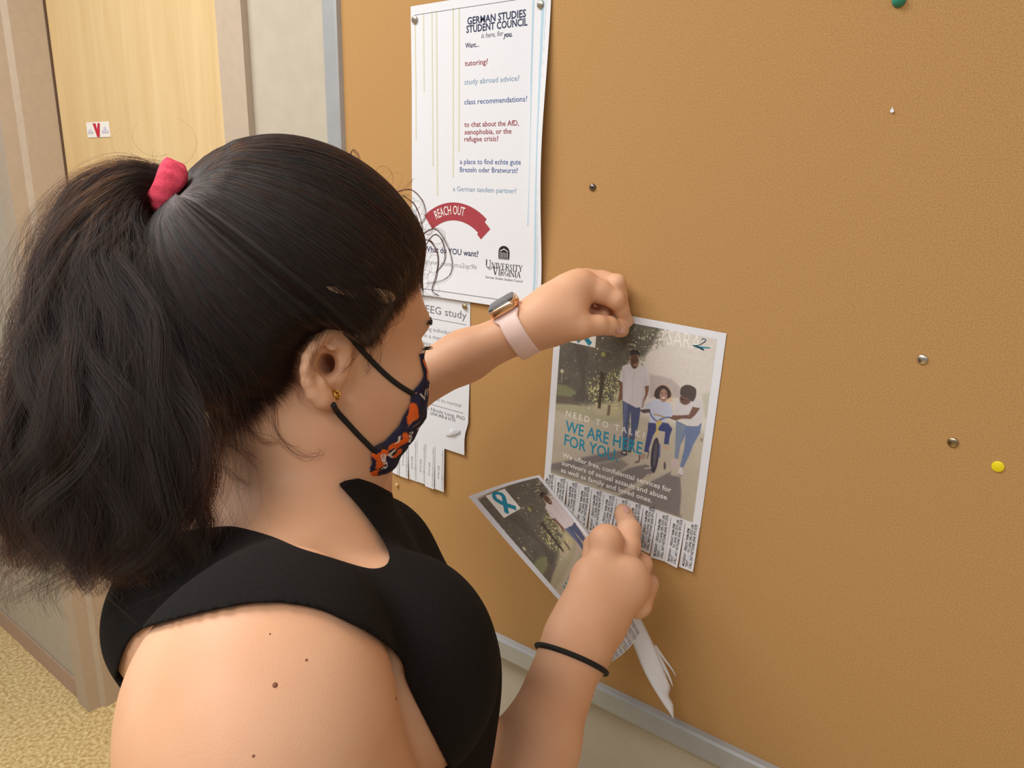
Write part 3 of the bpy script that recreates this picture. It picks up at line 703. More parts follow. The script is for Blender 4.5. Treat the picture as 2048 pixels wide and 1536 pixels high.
tack(1906, 885, mat('worn_tack', (168, 148, 118), .3, metal=1, noise=.2, nscale=260), 'tarnished domed thumbtack just above the yellow one on the right', r=.0046, dome=.0014)
tack(1996, 933, mat('yellow_plastic', (236, 214, 20), .45, noise=.02), 'flat yellow thumbtack near the right edge of the board', r=.0050, flat=True)
tack(1798, 1, mat('green_plastic', (40, 142, 118), .4, noise=.03), 'green plastic pushpin cut off by the top edge of the picture', r=.0056, dome=.006)
tack(795, 969, mat('clear_plastic_tack', (200, 160, 104), .25, noise=.1, nscale=400, coat=.5), 'translucent tan pushpin below the EEG notice', r=.0034, dome=.004, tilt=(.5, .3))
def scrap():
    p = onY(1785, 220, BY); V = [(0, 0, .0026), (-.0012, -.0008, .0006), (-.0016, -.0015, -.001), (-.0004, -.002, -.0024), (.0013, -.0016, -.0020), (.0017, -.001, -.0006), (.0005, -.0006, .0004), (0, 0.0002, -.001)]
    V = np.array(V)+p; F = [(0, 1, 6), (1, 2, 3, 6), (3, 4, 5, 6), (0, 6, 7), (1, 0, 7), (2, 1, 7), (3, 2, 7), (4, 3, 7), (5, 4, 7), (6, 5, 7)]
    o = mesh('paper_scrap', V, F, M['paper']); tag(o, 'tiny torn white paper scrap left on the upper right of the board', 'scrap')
scrap()
# ------------------------------------------------------------------ signed-distance body sculpting (numpy, surface nets)
# works in metres in the camera-aligned axes (right, down, forward) and is rotated into the room afterwards
BIG = 9.
class Cone:
    def __init__(s, a, b, ra, rb, w=None, k=1.):
        s.a, s.b = np.array(a, float), np.array(b, float); s.ra, s.rb = ra, rb
        s.w = None if w is None else np.array(w, float)/np.linalg.norm(w); s.k = k
        r = max(ra, rb); s.lo = np.minimum(s.a, s.b)-r; s.hi = np.maximum(s.a, s.b)+r
    def d(s, P):
        ab = s.b-s.a; q = P-s.a
        if s.w is not None:
            q = q+(s.k-1)*(q@s.w)[:, None]*s.w; ab = ab+(s.k-1)*(ab@s.w)*s.w
        t = np.clip(q@ab/(ab@ab+1e-12), 0, 1)
        dd = np.sqrt(((q-t[:, None]*ab)**2).sum(1))-(s.ra+(s.rb-s.ra)*t)
        return dd/max(1., s.k**.5) if s.k > 1 else dd
class Ell:
    def __init__(s, c, r, ax=None):
        s.c = np.array(c, float); s.r = np.array(r, float)
        s.ax = np.eye(3) if ax is None else np.array(ax, float)
        m = s.r.max(); s.lo = s.c-m; s.hi = s.c+m
    def d(s, P):
        q = (P-s.c)@s.ax.T
        k0 = np.sqrt(((q/s.r)**2).sum(1)); k1 = np.sqrt(((q/s.r**2)**2).sum(1))+1e-9
        return k0*(k0-1)/k1
class Grp:
    def __init__(s, items, k=.01):
        """items: list of (prim, k, op) or prim; combined in order with smooth min"""
        s.items = [(i if isinstance(i, tuple) else (i, k, 'u')) for i in items]
        u = [i for i in s.items if i[2] == 'u']
        s.lo = np.min([i[0].lo for i in u], 0); s.hi = np.max([i[0].hi for i in u], 0)
    def d(s, P, lo=None, hi=None):
        acc = None
        for it, k, op in s.items:
            if lo is not None:
                m = 2*k+.05
                if (it.lo-m > hi).any() or (it.hi+m < lo).any(): continue
            dd = it.d(P, lo, hi) if isinstance(it, Grp) else it.d(P)
            if op == 'u':
                if acc is None: acc = dd
                elif k <= 0: acc = np.minimum(acc, dd)
                else:
                    h = np.maximum(k-np.abs(acc-dd), 0)/k; acc = np.minimum(acc, dd)-h*h*k*.25
            elif acc is not None:      # subtract
                dd = -dd
                h = np.maximum(k-np.abs(acc-dd), 0)/k; acc = np.maximum(acc, dd)+h*h*k*.25
        return acc if acc is not None else np.full(len(P), BIG)
def surface_nets(fn, lo, hi, h, coarse=None, N=20):
    """fn(P, lo, hi) -> distance.  Returns vertices and quads."""
    lo = np.array(lo, float); hi = np.array(hi, float)
    nb = np.ceil((hi-lo)/(h*N)).astype(int)
    ii = np.stack(np.meshgrid(*[np.arange(k) for k in nb], indexing='ij'), -1).reshape(-1, 3)
    cen = lo+(ii+.5)*N*h
    dc = (coarse or fn)(cen, None, None)
    act = ii[np.abs(dc) < N*h*.87*1.35+.022]
    dims = nb*N+4; KV = []; KK = []; QQ = []
    key = lambda c: ((c[..., 0]+1)*dims[1]+(c[..., 1]+1))*dims[2]+c[..., 2]+1
    r = np.arange(-1, N+1)
    G = np.stack(np.meshgrid(r, r, r, indexing='ij'), -1)
    for b in act:
        base = b*N; g = G+base; P = lo+g.reshape(-1, 3)*h
        D = fn(P, P.min(0), P.max(0)).reshape(N+2, N+2, N+2)
        if D.min() > 0 or D.max() < 0: continue
        S = D < 0
        corners = [(i, j, k) for i in (0, 1) for j in (0, 1) for k in (0, 1)]
        cs = np.stack([S[i:N+1+i, j:N+1+j, k:N+1+k] for i, j, k in corners], -1)
        m = cs.any(-1) & ~cs.all(-1)
        if not m.any(): continue
        idx = np.argwhere(m); cv = np.stack([D[i:N+1+i, j:N+1+j, k:N+1+k][m] for i, j, k in corners], -1)
        acc = np.zeros((len(idx), 3)); cnt = np.zeros(len(idx))
        for a in range(8):
            for ax in range(3):
                ca = corners[a]
                if ca[ax] == 1: continue
                cb = list(ca); cb[ax] = 1; bb = corners.index(tuple(cb))
                va, vb = cv[:, a], cv[:, bb]; x = (va < 0) != (vb < 0)
                t = np.where(x, va/(va-vb+1e-20), 0)
                p = np.tile(np.array(ca, float), (len(idx), 1)); p[:, ax] = t
                acc += p*x[:, None]; cnt += x
        pos = lo+(idx-1+base+acc/cnt[:, None])*h
        KV.append(pos); KK.append(key(idx-1+base))
        core = S[1:N+1, 1:N+1, 1:N+1]
        for ax in range(3):
            sh = [slice(1, N+1)]*3; sh[ax] = slice(2, N+2)
            nxt = S[tuple(sh)]; e_ = np.argwhere(core != nxt)
            if not len(e_): continue
            flip = core[e_[:, 0], e_[:, 1], e_[:, 2]]
            u, v = (ax+1) % 3, (ax+2) % 3
            c0 = e_+base; du = np.zeros(3, int); du[u] = 1; dv = np.zeros(3, int); dv[v] = 1
            q = np.stack([key(c0-du-dv), key(c0-dv), key(c0), key(c0-du)], -1)
            q[~flip] = q[~flip][:, ::-1]; QQ.append(q)
    KV = np.concatenate(KV); KK = np.concatenate(KK); QQ = np.concatenate(QQ)
    uk, first = np.unique(KK, return_index=True)
    V = KV[first]; F = np.searchsorted(uk, QQ); F = np.clip(F, 0, len(uk)-1)
    ok = (uk[F] == QQ).all(1)
    return V, F[ok]
def relax(V, F, it=3, lam=.5):
    for _ in range(it):
        acc = np.zeros_like(V); c = np.zeros(len(V))
        for a in range(4):
            b = (a+1) % 4
            for s_, t_ in ((F[:, a], F[:, b]), (F[:, b], F[:, a])):
                for ax in range(3): acc[:, ax] += np.bincount(s_, V[t_, ax], len(V))
                c += np.bincount(s_, minlength=len(V))
        V = V+lam*(acc/np.maximum(c, 1)[:, None]-V)
    return V
def chain(pts, k=0., w=None, fk=1., smooth=.0):
    """pts: (px, py, depth, radius in photo pixels); straight tapered pieces"""
    it = []
    for a, b in zip(pts, pts[1:]):
        it.append((Cone(cw(*a[:3]), cw(*b[:3]), a[3]*a[2]/FPX, b[3]*b[2]/FPX, w, fk), smooth, 'u'))
    return Grp(it) if len(it) > 1 else it[0][0]
def ellp(px, py, z, rx, ry, rz, ax=None):
    return Ell(cw(px, py, z), (rx*z/FPX, ry*z/FPX, rz), ax)

# ---- head frame
PSI = math.radians(35)
HF = np.array([math.cos(PSI), 0, math.sin(PSI)]); HR = np.array([math.sin(PSI), 0, -math.cos(PSI)]); HU = np.array([0, -1., 0])
HO = cw(655, 745, .545)-.072*HR+np.array([.009, 0, .003])
HAX = np.array([HF, HU, HR])
def H(f, u, r): return HO+f*HF+u*HU+r*HR
def hell(f, u, r, a, b, c): return Ell(H(f, u, r), (a, b, c), HAX)
def hcone(p, q, ra, rb, w=None, k=1.): return Cone(H(*p), H(*q), ra, rb, w, k)
def mir(lst):
    return lst
head_items = [
    (hell(-.010, .060, .004, .098, .097, .079), 0, 'u'),
    (hell(.032, .046, 0, .066, .052, .060), .02, 'u'),
    (hell(.035, -.026, 0, .050, .058, .054), .03, 'u'),
    (hell(.050, -.008, .030, .042, .040, .034), .02, 'u'), (hell(.050, -.008, -.030, .042, .040, .034), .02, 'u'),
    (hell(.024, -.054, .0, .046, .034, .050), .03, 'u'),
    (hcone((.044, -.060, .008), (.044, -.060, -.008), .019, .019), .025, 'u'),
    (hell(-.005, -.030, .030, .04, .05, .034), .03, 'u'), (hell(-.005, -.030, -.030, .04, .05, .034), .03, 'u'),
    (hcone((.086, .044, .014), (.078, .043, .044), .0095, .009), .012, 'u'), (hcone((.086, .044, -.014), (.078, .043, -.044), .0095, .009), .012, 'u'),
    (hell(.098, .020, .030, .016, .012, .016), .014, 's'), (hell(.098, .020, -.030, .016, .012, .016), .014, 's'),
    (hell(.074, .022, .031, .0135, .0125, .0145), .003, 'u'), (hell(.074, .022, -.031, .0135, .0125, .0145), .003, 'u'),
    (hcone((.088, .028, 0), (.099, -.012, 0), .007, .010), .010, 'u'),
    (hcone((.092, -.016, .010), (.092, -.016, -.010), .008, .008), .006, 'u'),
    (hell(.080, -.038, 0, .012, .006, .022), .006, 'u'), (hell(.077, -.047, 0, .012, .007, .020), .005, 'u'),
    (hcone((.094, -.042, .018), (.094, -.042, -.018), .002, .002), .004, 's'),
]
# ---- near ear, laid out on the side of the head
def E3(px, py, r): return (px, py, .545, r)
ear_z = lambda px, py: .549-.030*np.clip((705-px)/100, 0, 1)**1.0
def ec(pts, smooth=.003, dz=0.):
    return chain([(x, y, ear_z(x, y)+dz, r) for x, y, r in pts], smooth=smooth)
ear_items = [
    (Grp([Cone(cw(660, 715, ear_z(650, 700)+.012), cw(652, 790, ear_z(650, 780)+.012), .013, .010, cw(655, 745, .54)/.54, 2.6)]), 0, 'u'),
    (Grp([Cone(cw(640, 745, ear_z(640, 745)+.006), cw(660, 700, ear_z(660, 700)+.007), .0125, .012, (0.35, 0, -1), 3.)]), .008, 'u'),
    (ec([(690, 690, 8), (688, 674, 8.5), (676, 664, 9), (660, 664, 9.5), (644, 675, 10), (628, 695, 10.5), (615, 715, 10.5), (611, 740, 10.5), (615, 765, 11), (626, 788, 12), (643, 803, 14)], .004), .005, 'u'),
    (ec([(643, 800, 15), (660, 806, 13)], .004, .001), .007, 'u'),
    (ec([(676, 690, 5), (662, 700, 6.5), (646, 718, 7.5), (640, 742, 8), (645, 768, 8), (655, 784, 7)], .004, -.002), .006, 'u'),
    (ec([(686, 722, 7), (684, 745, 8), (678, 762, 6)], .004, .004), .006, 'u'),
    (ec([(684, 682, 2.6), (672, 684, 4.2), (660, 694, 4.2), (650, 706, 2.4)], .002, -.0078), .0025, 's'),
    (Grp([Ell(cw(655, 728, ear_z(655, 728)-.002), (.0072, .0095, .014))]), .004, 's'),
    (ec([(656, 738, 7.5), (661, 764, 4.5)], .002, -.006), .003, 's'),
    (ec([(628, 742, 2.2), (631, 768, 2.2)], .002, -.0095), .004, 's'),
]
far_ear = [(Grp([hcone((-.004, .026, -.078), (-.010, -.006, -.076), .014, .011)]), .006, 'u')]
# ---- neck, trunk
near_sh = cw(548, 1335, .405)
neck = Grp([
    (Cone(cw(560, 880, .615), cw(530, 1045, .615), .052, .052), 0, 'u'),
    (Cone(cw(600, 900, .600), cw(600, 1040, .610), .038, .040), .03, 'u'),
    (Cone(cw(530, 1045, .61), cw(510, 1200, .63), .050, .060), .02, 'u')])
trunk = Grp([
    (Ell(cw(610, 1400, .600), (.104, .190, .135)), 0, 'u'),
    (Ell(cw(466, 1192, .600), (.074, .070, .126)), .025, 'u'),
    (Cone(cw(510, 1165, .60), near_sh+np.array([-.004, -.010, .04]), .038, .045), .03, 'u'),
    (Cone(cw(530, 1150, .62), cw(660, 1110, .735), .036, .040), .03, 'u'),
    (Ell(cw(640, 1305, .575), (.09, .075, .105)), .03, 'u'),
    (Ell(cw(790, 1335, .515), (.067, .074, .062)), .03, 'u'),
    (Ell(cw(830, 1335, .665), (.071, .080, .066)), .03, 'u'),
    (Ell(cw(752, 1135, .700), (.052, .060, .052)), .04, 'u'),
    (Ell(cw(640, 1620, .640), (.140, .17, .155)), .05, 'u'),
    (Ell(cw(570, 1900, .72), (.150, .16, .175)), .06, 'u')])
# ---- near (right) arm
elbow_r = np.array([-.044, .430, .550])
wrist_r = cw(1150, 1290, .755)
cap = Grp([(Ell(near_sh+np.array([-.008, .018, 0]), (.069, .068, .058)), 0, 'u')])
arm_near = Grp([
    (Cone(near_sh+np.array([-.004, .045, -.004]), near_sh+np.array([.044, .16, .045]), .069, .056), 0, 'u'),
    (Cone(near_sh+np.array([.044, .16, .045]), elbow_r, .056, .044), .02, 'u'),
    (Cone(elbow_r, elbow_r+.30*(wrist_r-elbow_r), .038, .037), .02, 'u'),
    (Cone(elbow_r+.30*(wrist_r-elbow_r), elbow_r+.62*(wrist_r-elbow_r)+np.array([.000, 0, 0]), .037, .0345), .02, 'u'),
    (Cone(elbow_r+.62*(wrist_r-elbow_r), wrist_r, .0345, .032, (.05, .3, -1), 1.12), .02, 'u')])
# ---- right hand: back of the hand towards the camera, index bent on the held sheet, middle finger pressing the flyer
def ch(*p, smooth=.004, k=1., w=None): return chain(list(p), smooth=smooth, w=w, fk=k)
NB = (.12, .25, -1)
hand_r = Grp([
    (ch((1158, 1300, .755, 58), (1172, 1235, .772, 58), k=1.2, w=NB), 0, 'u'),
    (ch((1165, 1245, .774, 44), (1188, 1155, .798, 42), k=1.2, w=NB), .022, 'u'),
    (ch((1205, 1250, .778, 48), (1245, 1180, .800, 46), k=1.2, w=NB), .022, 'u'),
    (ch((1195, 1165, .800, 40), (1250, 1155, .806, 44), k=1.2, w=NB), .022, 'u'),
    # index: knuckle, bent forwards
    (ch((1203, 1134, .800, 30), (1212, 1082, .810, 33), (1208, 1078, .838, 27), (1192, 1092, .862, 22)), .006, 'u'),
    # middle, extended to the flyer
    (ch((1238, 1140, .812, 32), (1256, 1092, .826, 25), (1258, 1060, .844, 23), (1248, 1030, .878, 17.5), (1245, 1022, .893, 15)), .003, 'u'),
    # ring, curled
    (ch((1268, 1165, .816, 30), (1284, 1128, .838, 20), (1279, 1122, .862, 18), (1262, 1140, .874, 16)), .006, 'u'),
    # little, curled
    (ch((1274, 1205, .816, 32), (1298, 1170, .839, 18), (1300, 1165, .858, 16), (1285, 1180, .872, 14)), .006, 'u'),
    # thumb: from the side of the palm, under the sheet edge to meet the index tip
    (ch((1166, 1220, .790, 28), (1176, 1160, .818, 20), (1184, 1112, .836, 19), (1179, 1090, .846, 13)), .010, 'u'),
])
# ---- far (left) arm and hand
wrist_l = cw(1044, 659, .820)
arm_far = Grp([
    (Cone(cw(695, 1120, .745), cw(720, 860, .820), .042, .036), 0, 'u'),
    (Cone(cw(720, 850, .820), cw(800, 778, .84), .036, .031), .02, 'u'),
    (Cone(cw(800, 778, .84), cw(930, 712, .832), .031, .0265), .015, 'u'),
    (Cone(cw(930, 712, .832), wrist_l, .0265, .0225), .015, 'u')])
NL = (.35, .45, -1)
hand_l = Grp([
    (ch((1044, 658, .820, 42), (1095, 637, .820, 50), k=1.1, w=NL), 0, 'u'),
    (ch((1085, 635, .820, 46), (1135, 595, .826, 40), k=1.1, w=NL), .018, 'u'),
    (ch((1120, 612, .822, 44), (1160, 572, .828, 34), k=1.1, w=NL), .018, 'u'),
    (ch((1085, 650, .815, 38), (1140, 643, .812, 32), k=1.1, w=NL), .018, 'u'),
    # index: knuckle -> middle joint -> tip pinching the flyer's corner
    (ch((1164, 570, .828, 30), (1200, 583, .828, 23), (1231, 600, .828, 18), (1243, 620, .838, 14.5), (1257, 643, .849, 11)), .004, 'u'),
    # middle finger bent behind it
    (ch((1172, 560, .842, 24), (1205, 562, .842, 20), (1234, 566, .834, 17), (1240, 590, .838, 14), (1250, 622, .848, 11)), .003, 'u'),
    (ch((1160, 580, .850, 20), (1195, 592, .852, 16), (1212, 600, .850, 14), (1208, 630, .846, 12)), .003, 'u'),
    (ellp(1206, 622, .866, 24, 20, .008), .004, 'u'),
    (ch((1150, 610, .845, 18), (1175, 622, .852, 14), (1190, 632, .850, 12), (1182, 648, .842, 11)), .003, 'u'),
    # thumb
    (ch((1110, 652, .812, 30), (1160, 654, .812, 25), (1196, 650, .820, 20), (1217, 651, .830, 18.5), (1238, 659, .842, 14.5), (1246, 662, .846, 12)), .006, 'u'),
])
HEAD = Grp(head_items+[(Grp(ear_items), .004, 'u')]+far_ear+[(Ell(cw(656, 727, .548), (.0052, .0074, .026)), .003, 's'), (ec([(656, 736, 6), (661, 762, 4)], .002, -.003), .003, 's'), (ec([(682, 683, 2.6), (671, 686, 3.8), (660, 695, 3.8), (651, 706, 2.2)], .002, -.0060), .0025, 's')])
TORSO = Grp([(HEAD, 0, 'u'), (neck, .025, 'u'), (trunk, .03, 'u'), (cap, .03, 'u')])
BODY = Grp([(TORSO, 0, 'u'), (arm_near, .02, 'u'), (hand_r, .02, 'u'), (arm_far, .02, 'u'), (hand_l, .015, 'u')])
def body_fn(P, lo=None, hi=None): return BODY.d(P, lo, hi)
def march(px, py, fn=None, z0=.2, z1=1.2):
    """first point of the surface seen through that pixel"""
    fn = fn or body_fn; u = np.array([(px-1024)/FPX, (py-768)/FPX, 1.]); t = z0
    nrm = np.linalg.norm(u)
    for _ in range(160):
        d = float(fn((u*t)[None])[0])
        if abs(d) < 1e-4: break
        t += max(abs(d), 2e-4)*.6/nrm*(1 if d > 0 else -1)
        if t > z1: return None
    return u*t
def march_many(px, fn=None, z0=.2, z1=1.2):
    fn = fn or body_fn; px = np.asarray(px, float)
    U = np.stack([(px[:, 0]-1024)/FPX, (px[:, 1]-768)/FPX, np.ones(len(px))], 1); nr = np.linalg.norm(U, axis=1); t = np.full(len(px), z0)
    for _ in range(110):
        d = fn(U*t[:, None]); d = np.minimum(d, .08); t = t+d*.65/nr
        if (np.abs(d) < 1e-4).mean() > .98: break
    P = U*t[:, None]; ok = (np.abs(d) < 6e-4) & (t < z1)
    return P, ok
def grad(p, fn=None):
    fn = fn or body_fn; e_ = 1e-3; Q = np.array([p+s*np.eye(3)[i]*e_ for i in range(3) for s in (1, -1)]); d = fn(Q)
    g_ = np.array([d[0]-d[1], d[2]-d[3], d[4]-d[5]]); return g_/(np.linalg.norm(g_)+1e-9)

person = empty('person', (float(c2w(cw(560, 1100, .6))[0]), float(c2w(cw(560, 1100, .6))[1]), 0))
tag(person, 'woman in a black sleeveless top and face mask pinning flyers, dark ponytail in pink tie', 'person')
M['skin'] = mat('skin', (224, 175, 140), .5, c2=(216, 163, 127), nscale=14, detail=5, bump=.12, bscale=900, sss=.08, spec=.35)
M['top'] = mat('black_ribbed_jersey', (24, 20, 18), .95, noise=.15, nscale=500, bump=.35, bscale=1400, spec=.2)
VOX = .0016
Vb, Fb = surface_nets(body_fn, (-.36, -.24, .28), (.22, .48, .94), VOX)
Vb = relax(Vb, Fb, 2, .5)
body = mesh('body', c2w(Vb), Fb, M['skin'], smooth=True); child_of(body, person)


# ---- sleeveless top: a thin shell over the trunk, cut by the neck and arm openings
NECKLINE = catmull([(200, 1070), (326, 1066), (438, 1053), (481, 1055), (545, 1073), (597, 1095), (653, 1112), (730, 1135), (762, 1135), (777, 1123), (775, 1099), (756, 1065), (717, 1013), (676, 968)], 54)
NECKLINE = np.vstack([NECKLINE, [(690, 961), (717, 956), (747, 966), (776, 981), (829, 1010), (864, 1045), (893, 1092), (1010, 1100), (1000, 760), (200, 760)]])
ARMHOLE = catmull([(898, 1536), (868, 1477), (825, 1391), (810, 1355), (805, 1327), (782, 1297), (742, 1268), (696, 1245), (631, 1217), (545, 1205), (459, 1214), (343, 1241), (287, 1258), (258, 1283), (240, 1325), (232, 1370), (227, 1434), (228, 1536)], 60)
ARMHOLE = np.vstack([ARMHOLE, [(228, 1900), (1000, 1900)]])
def seam(P, poly):
    """signed distance of points to a seam line drawn on the cloth (metres)"""
    z = np.maximum(P[:, 2], .1); x = P[:, 0]/z*FPX+1024; y = P[:, 1]/z*FPX+768
    dd = np.full(len(P), 1e12); ins = np.zeros(len(P), bool)
    for a, b in zip(poly, np.roll(poly, -1, 0)):
        ab = b-a; t = np.clip(((x-a[0])*ab[0]+(y-a[1])*ab[1])/(ab@ab+1e-9), 0, 1)
        dd = np.minimum(dd, (x-a[0]-t*ab[0])**2+(y-a[1]-t*ab[1])**2)
        if a[1] != b[1]: ins ^= ((a[1] > y) != (b[1] > y)) & (x < (b[0]-a[0])*(y-a[1])/(b[1]-a[1])+a[0])
    return np.where(ins, -1, 1)*np.sqrt(dd)*z/FPX
def top_fn(P, lo=None, hi=None):
    d = TORSO.d(P, lo, hi)
    sh = np.abs(d-.0022)-.0022
    m_ = sh < .006
    if m_.any():
        s2 = sh[m_]; P = P[m_]
        s2 = np.maximum(s2, -seam(P, NECKLINE))
        s2 = np.maximum(s2, -np.maximum(seam(P, ARMHOLE), P[:, 2]-(.50-.048*np.clip((P[:, 1]/P[:, 2]*FPX+768-1370)/90, 0, 1)*np.clip((740-(P[:, 0]/P[:, 2]*FPX+1024))/120, 0, 1))))
        s2 = np.maximum(s2, -np.maximum(seam(P, np.array([(60, 1295), (250, 1295), (300, 1500), (300, 1900), (60, 1900)], float)), P[:, 2]-.445))
        q = P-cw(700, 1090, .78); fh = np.sqrt((q[:, 0]/.050)**2+(q[:, 1]/.058)**2)*.05-.05
        sh[m_] = np.maximum(s2, -np.maximum(fh, .745-P[:, 2]))
    return sh
Vt, Ft = surface_nets(top_fn, (-.36, .06, .36), (.08, .46, .86), VOX, coarse=lambda P, a, b: np.abs(TORSO.d(P))-.004)
Vt = relax(Vt, Ft, 3, .5)
top = mesh('sleeveless_top', c2w(Vt), Ft, M['top'], smooth=True); child_of(top, person); top['label'] = 'black sleeveless jersey top'

# ------------------------------------------------------------------ hair
def hair_mat(name, mel=.9, red=.4, rough=.38, off=0.):
    m = bpy.data.materials.new(name); m.use_nodes = True; nt = m.node_tree
    for n in list(nt.nodes): nt.nodes.remove(n)
    out = nd(nt, 'ShaderNodeOutputMaterial'); h = nd(nt, 'ShaderNodeBsdfHairPrincipled')
    h.parametrization = 'MELANIN'
    for k, v in [('Melanin', mel), ('Melanin Redness', red), ('Roughness', rough), ('Radial Roughness', .5), ('Random Color', .25), ('Random Roughness', .2)]:
        if k in h.inputs: h.inputs[k].default_value = v
    nt.links.new(h.outputs[0], out.inputs[0]); return m
M['hair'] = hair_mat('dark_brown_hair', .93, .5, .5); M['tail'] = hair_mat('brown_black_tail_hair', .86, .6, .42); M['hair_fly'] = hair_mat('flyaway_hair', .88, .5)
M['haircore'] = mat('hair_mass', (34, 27, 22), .7, c2=(24, 19, 16), nscale=60, detail=6, bump=.6, bscale=400, spec=.4)
M['lash'] = mat('lash_black', (16, 14, 16), .6)
def strands(name, paths, r0, r1, m, parent, root=1.):
    """paths: (n, k, 3) in camera axes -> one hair-curves object"""
    n, k, _ = paths.shape; W = c2w(paths.reshape(-1, 3)).astype(np.float32)
    hc = bpy.data.hair_curves.new(name); hc.add_curves([k]*n)
    hc.attributes['position'].data.foreach_set('vector', W.ravel()) if 'position' in hc.attributes else None
    a = hc.attributes.get('radius') or hc.attributes.new('radius', 'FLOAT', 'POINT')
    rr = np.linspace(r0, r1, k); rr[0] *= root; rr[1] *= (1+root)/2; rr = np.tile(rr, n).astype(np.float32); a.data.foreach_set('value', rr)
    hc.materials.append(m); o = bpy.data.objects.new(name, hc); COL.objects.link(o); o.parent = parent
    return o
rh = np.random.RandomState(5)
HC = H(-.0185, .066, .010); HRAD = np.array([.116, .111, .092])
HEADONLY = Grp([(Grp([i for i in head_items[:9]]), 0, 'u'), (neck, .025, 'u')])
def head_radius(D):
    lo = np.full(len(D), .03); hi = np.full(len(D), .19)
    for _ in range(22):
        m_ = (lo+hi)/2; d = HEADONLY.d(HC+D*m_[:, None]); lo = np.where(d < 0, m_, lo); hi = np.where(d < 0, hi, m_)
    return lo
_lat = np.linspace(-np.pi/2, np.pi/2, 121); _lon = np.linspace(-np.pi, np.pi, 241)
_A, _O = np.meshgrid(_lat, _lon, indexing='ij')
_TAB = head_radius(((np.cos(_A)*np.cos(_O))[..., None]*HF+(np.cos(_A)*np.sin(_O))[..., None]*HU+np.sin(_A)[..., None]*HR).reshape(-1, 3)).reshape(121, 241)
def head_radius(D):
    a = (np.arcsin(np.clip(D@HR, -1, 1))/np.pi+.5)*120; o = (np.arctan2(D@HU, D@HF)/(2*np.pi)+.5)*240
    i = np.clip(a.astype(int), 0, 119); j = np.clip(o.astype(int), 0, 239); f = a-i; g_ = o-j
    return _TAB[i, j]*(1-f)*(1-g_)+_TAB[i+1, j]*f*(1-g_)+_TAB[i, j+1]*(1-f)*g_+_TAB[i+1, j+1]*f*g_
def ell_radius(D):
    L = np.stack([D@HF, D@HU, D@HR], 1)/HRAD; return 1/np.sqrt((L**2).sum(1))
SCR = cw(344, 382, .526)                       # middle of the hair tie
RS = np.linalg.norm(SCR-HC)+.002; dS = (SCR-HC)/np.linalg.norm(SCR-HC)
near_px = [(855, 560), (838, 588), (815, 615), (793, 637), (774, 664), (756, 694), (732, 700), (708, 684), (690, 668), (662, 662), (632, 676), (607, 708), (603, 765), (580, 800), (550, 822), (520, 866), (480, 905), (440, 930)]
pts, _ok = march_many(near_px, HEADONLY.d); pts = [p for p, q in zip(pts, _ok) if q]
def mirror(p): q = p-HO; return p-2*(q@HR)*HR
def march_dir(D): return HC+D*head_radius(D[None])[0]
fc = march_dir((H(.085, .066, 0)-HC)/np.linalg.norm(H(.085, .066, 0)-HC)); bc_ = march_dir((H(-.070, -.062, 0)-HC)/np.linalg.norm(H(-.070, -.062, 0)-HC))
loop = [fc]+pts+[bc_]+[mirror(p) for p in pts[::-1]]
loopd = np.array([(p-HC)/np.linalg.norm(p-HC) for p in loop])
def loop_dir(s):
    n = len(loopd); Q = np.vstack([loopd[-1:], loopd, loopd[:2]]); t = s*n+1; i = np.clip(t.astype(int), 1, n); f = (t-i)[:, None]
    D = Q[i]*(1-f)+Q[np.clip(i+1, 0, n+2)]*f; return D/np.linalg.norm(D, axis=1)[:, None]
def slerp(A, B, t):
    c = np.clip((A*B).sum(-1), -1, 1); w = np.arccos(c); sw = np.sin(w)+1e-9
    return (np.sin((1-t)*w)/sw)[..., None]*A+(np.sin(t*w)/sw)[..., None]*B
ss = lambda x: np.clip(x, 0, 1)**2*(3-2*np.clip(x, 0, 1))
TAX = np.array([-.90, -.34, -.28]); TAX /= np.linalg.norm(TAX)       # the way the tail leaves the tie
TS = np.cross(TAX, [0, 0, 1.]); TS /= np.linalg.norm(TS); TB = np.cross(TAX, TS)
def scalp_points(s, t, lift):
    """s, t, lift: arrays of one shape"""
    sh = s.shape; s1, t1, l1 = s.ravel(), t.ravel(), lift.ravel()
    D = slerp(loop_dir(s1), np.broadcast_to(dS, (len(s1), 3)), t1)
    Rk = head_radius(D); Re = ell_radius(D)
    w_ = ss(t1/.20)
    R = Rk+.0012+(np.maximum(Re, Rk+.006)-Rk)*w_
    R = R+l1*(.25+.75*w_); q_ = ss((t1-.62)/.38); R = R*(1-q_)+np.minimum(R, RS)*q_
    P = HC+D*R[:, None]
    a = s1*2*np.pi; ring = SCR-TAX*.006+.0095*(np.cos(a)[:, None]*TS+np.sin(a)[:, None]*TB)
    b = ss((t1-.80)/.20)[:, None]
    P = P*(1-b)+ring*b
    return P.reshape(*sh, 3)
lock = lambda s, k, seed: np.interp(s % 1, np.linspace(0, 1, k+1), np.append(np.random.RandomState(seed).rand(k), 0)) 
hair = empty('hair', tuple(person.location)); hair.parent = person; hair.location = (0, 0, 0)
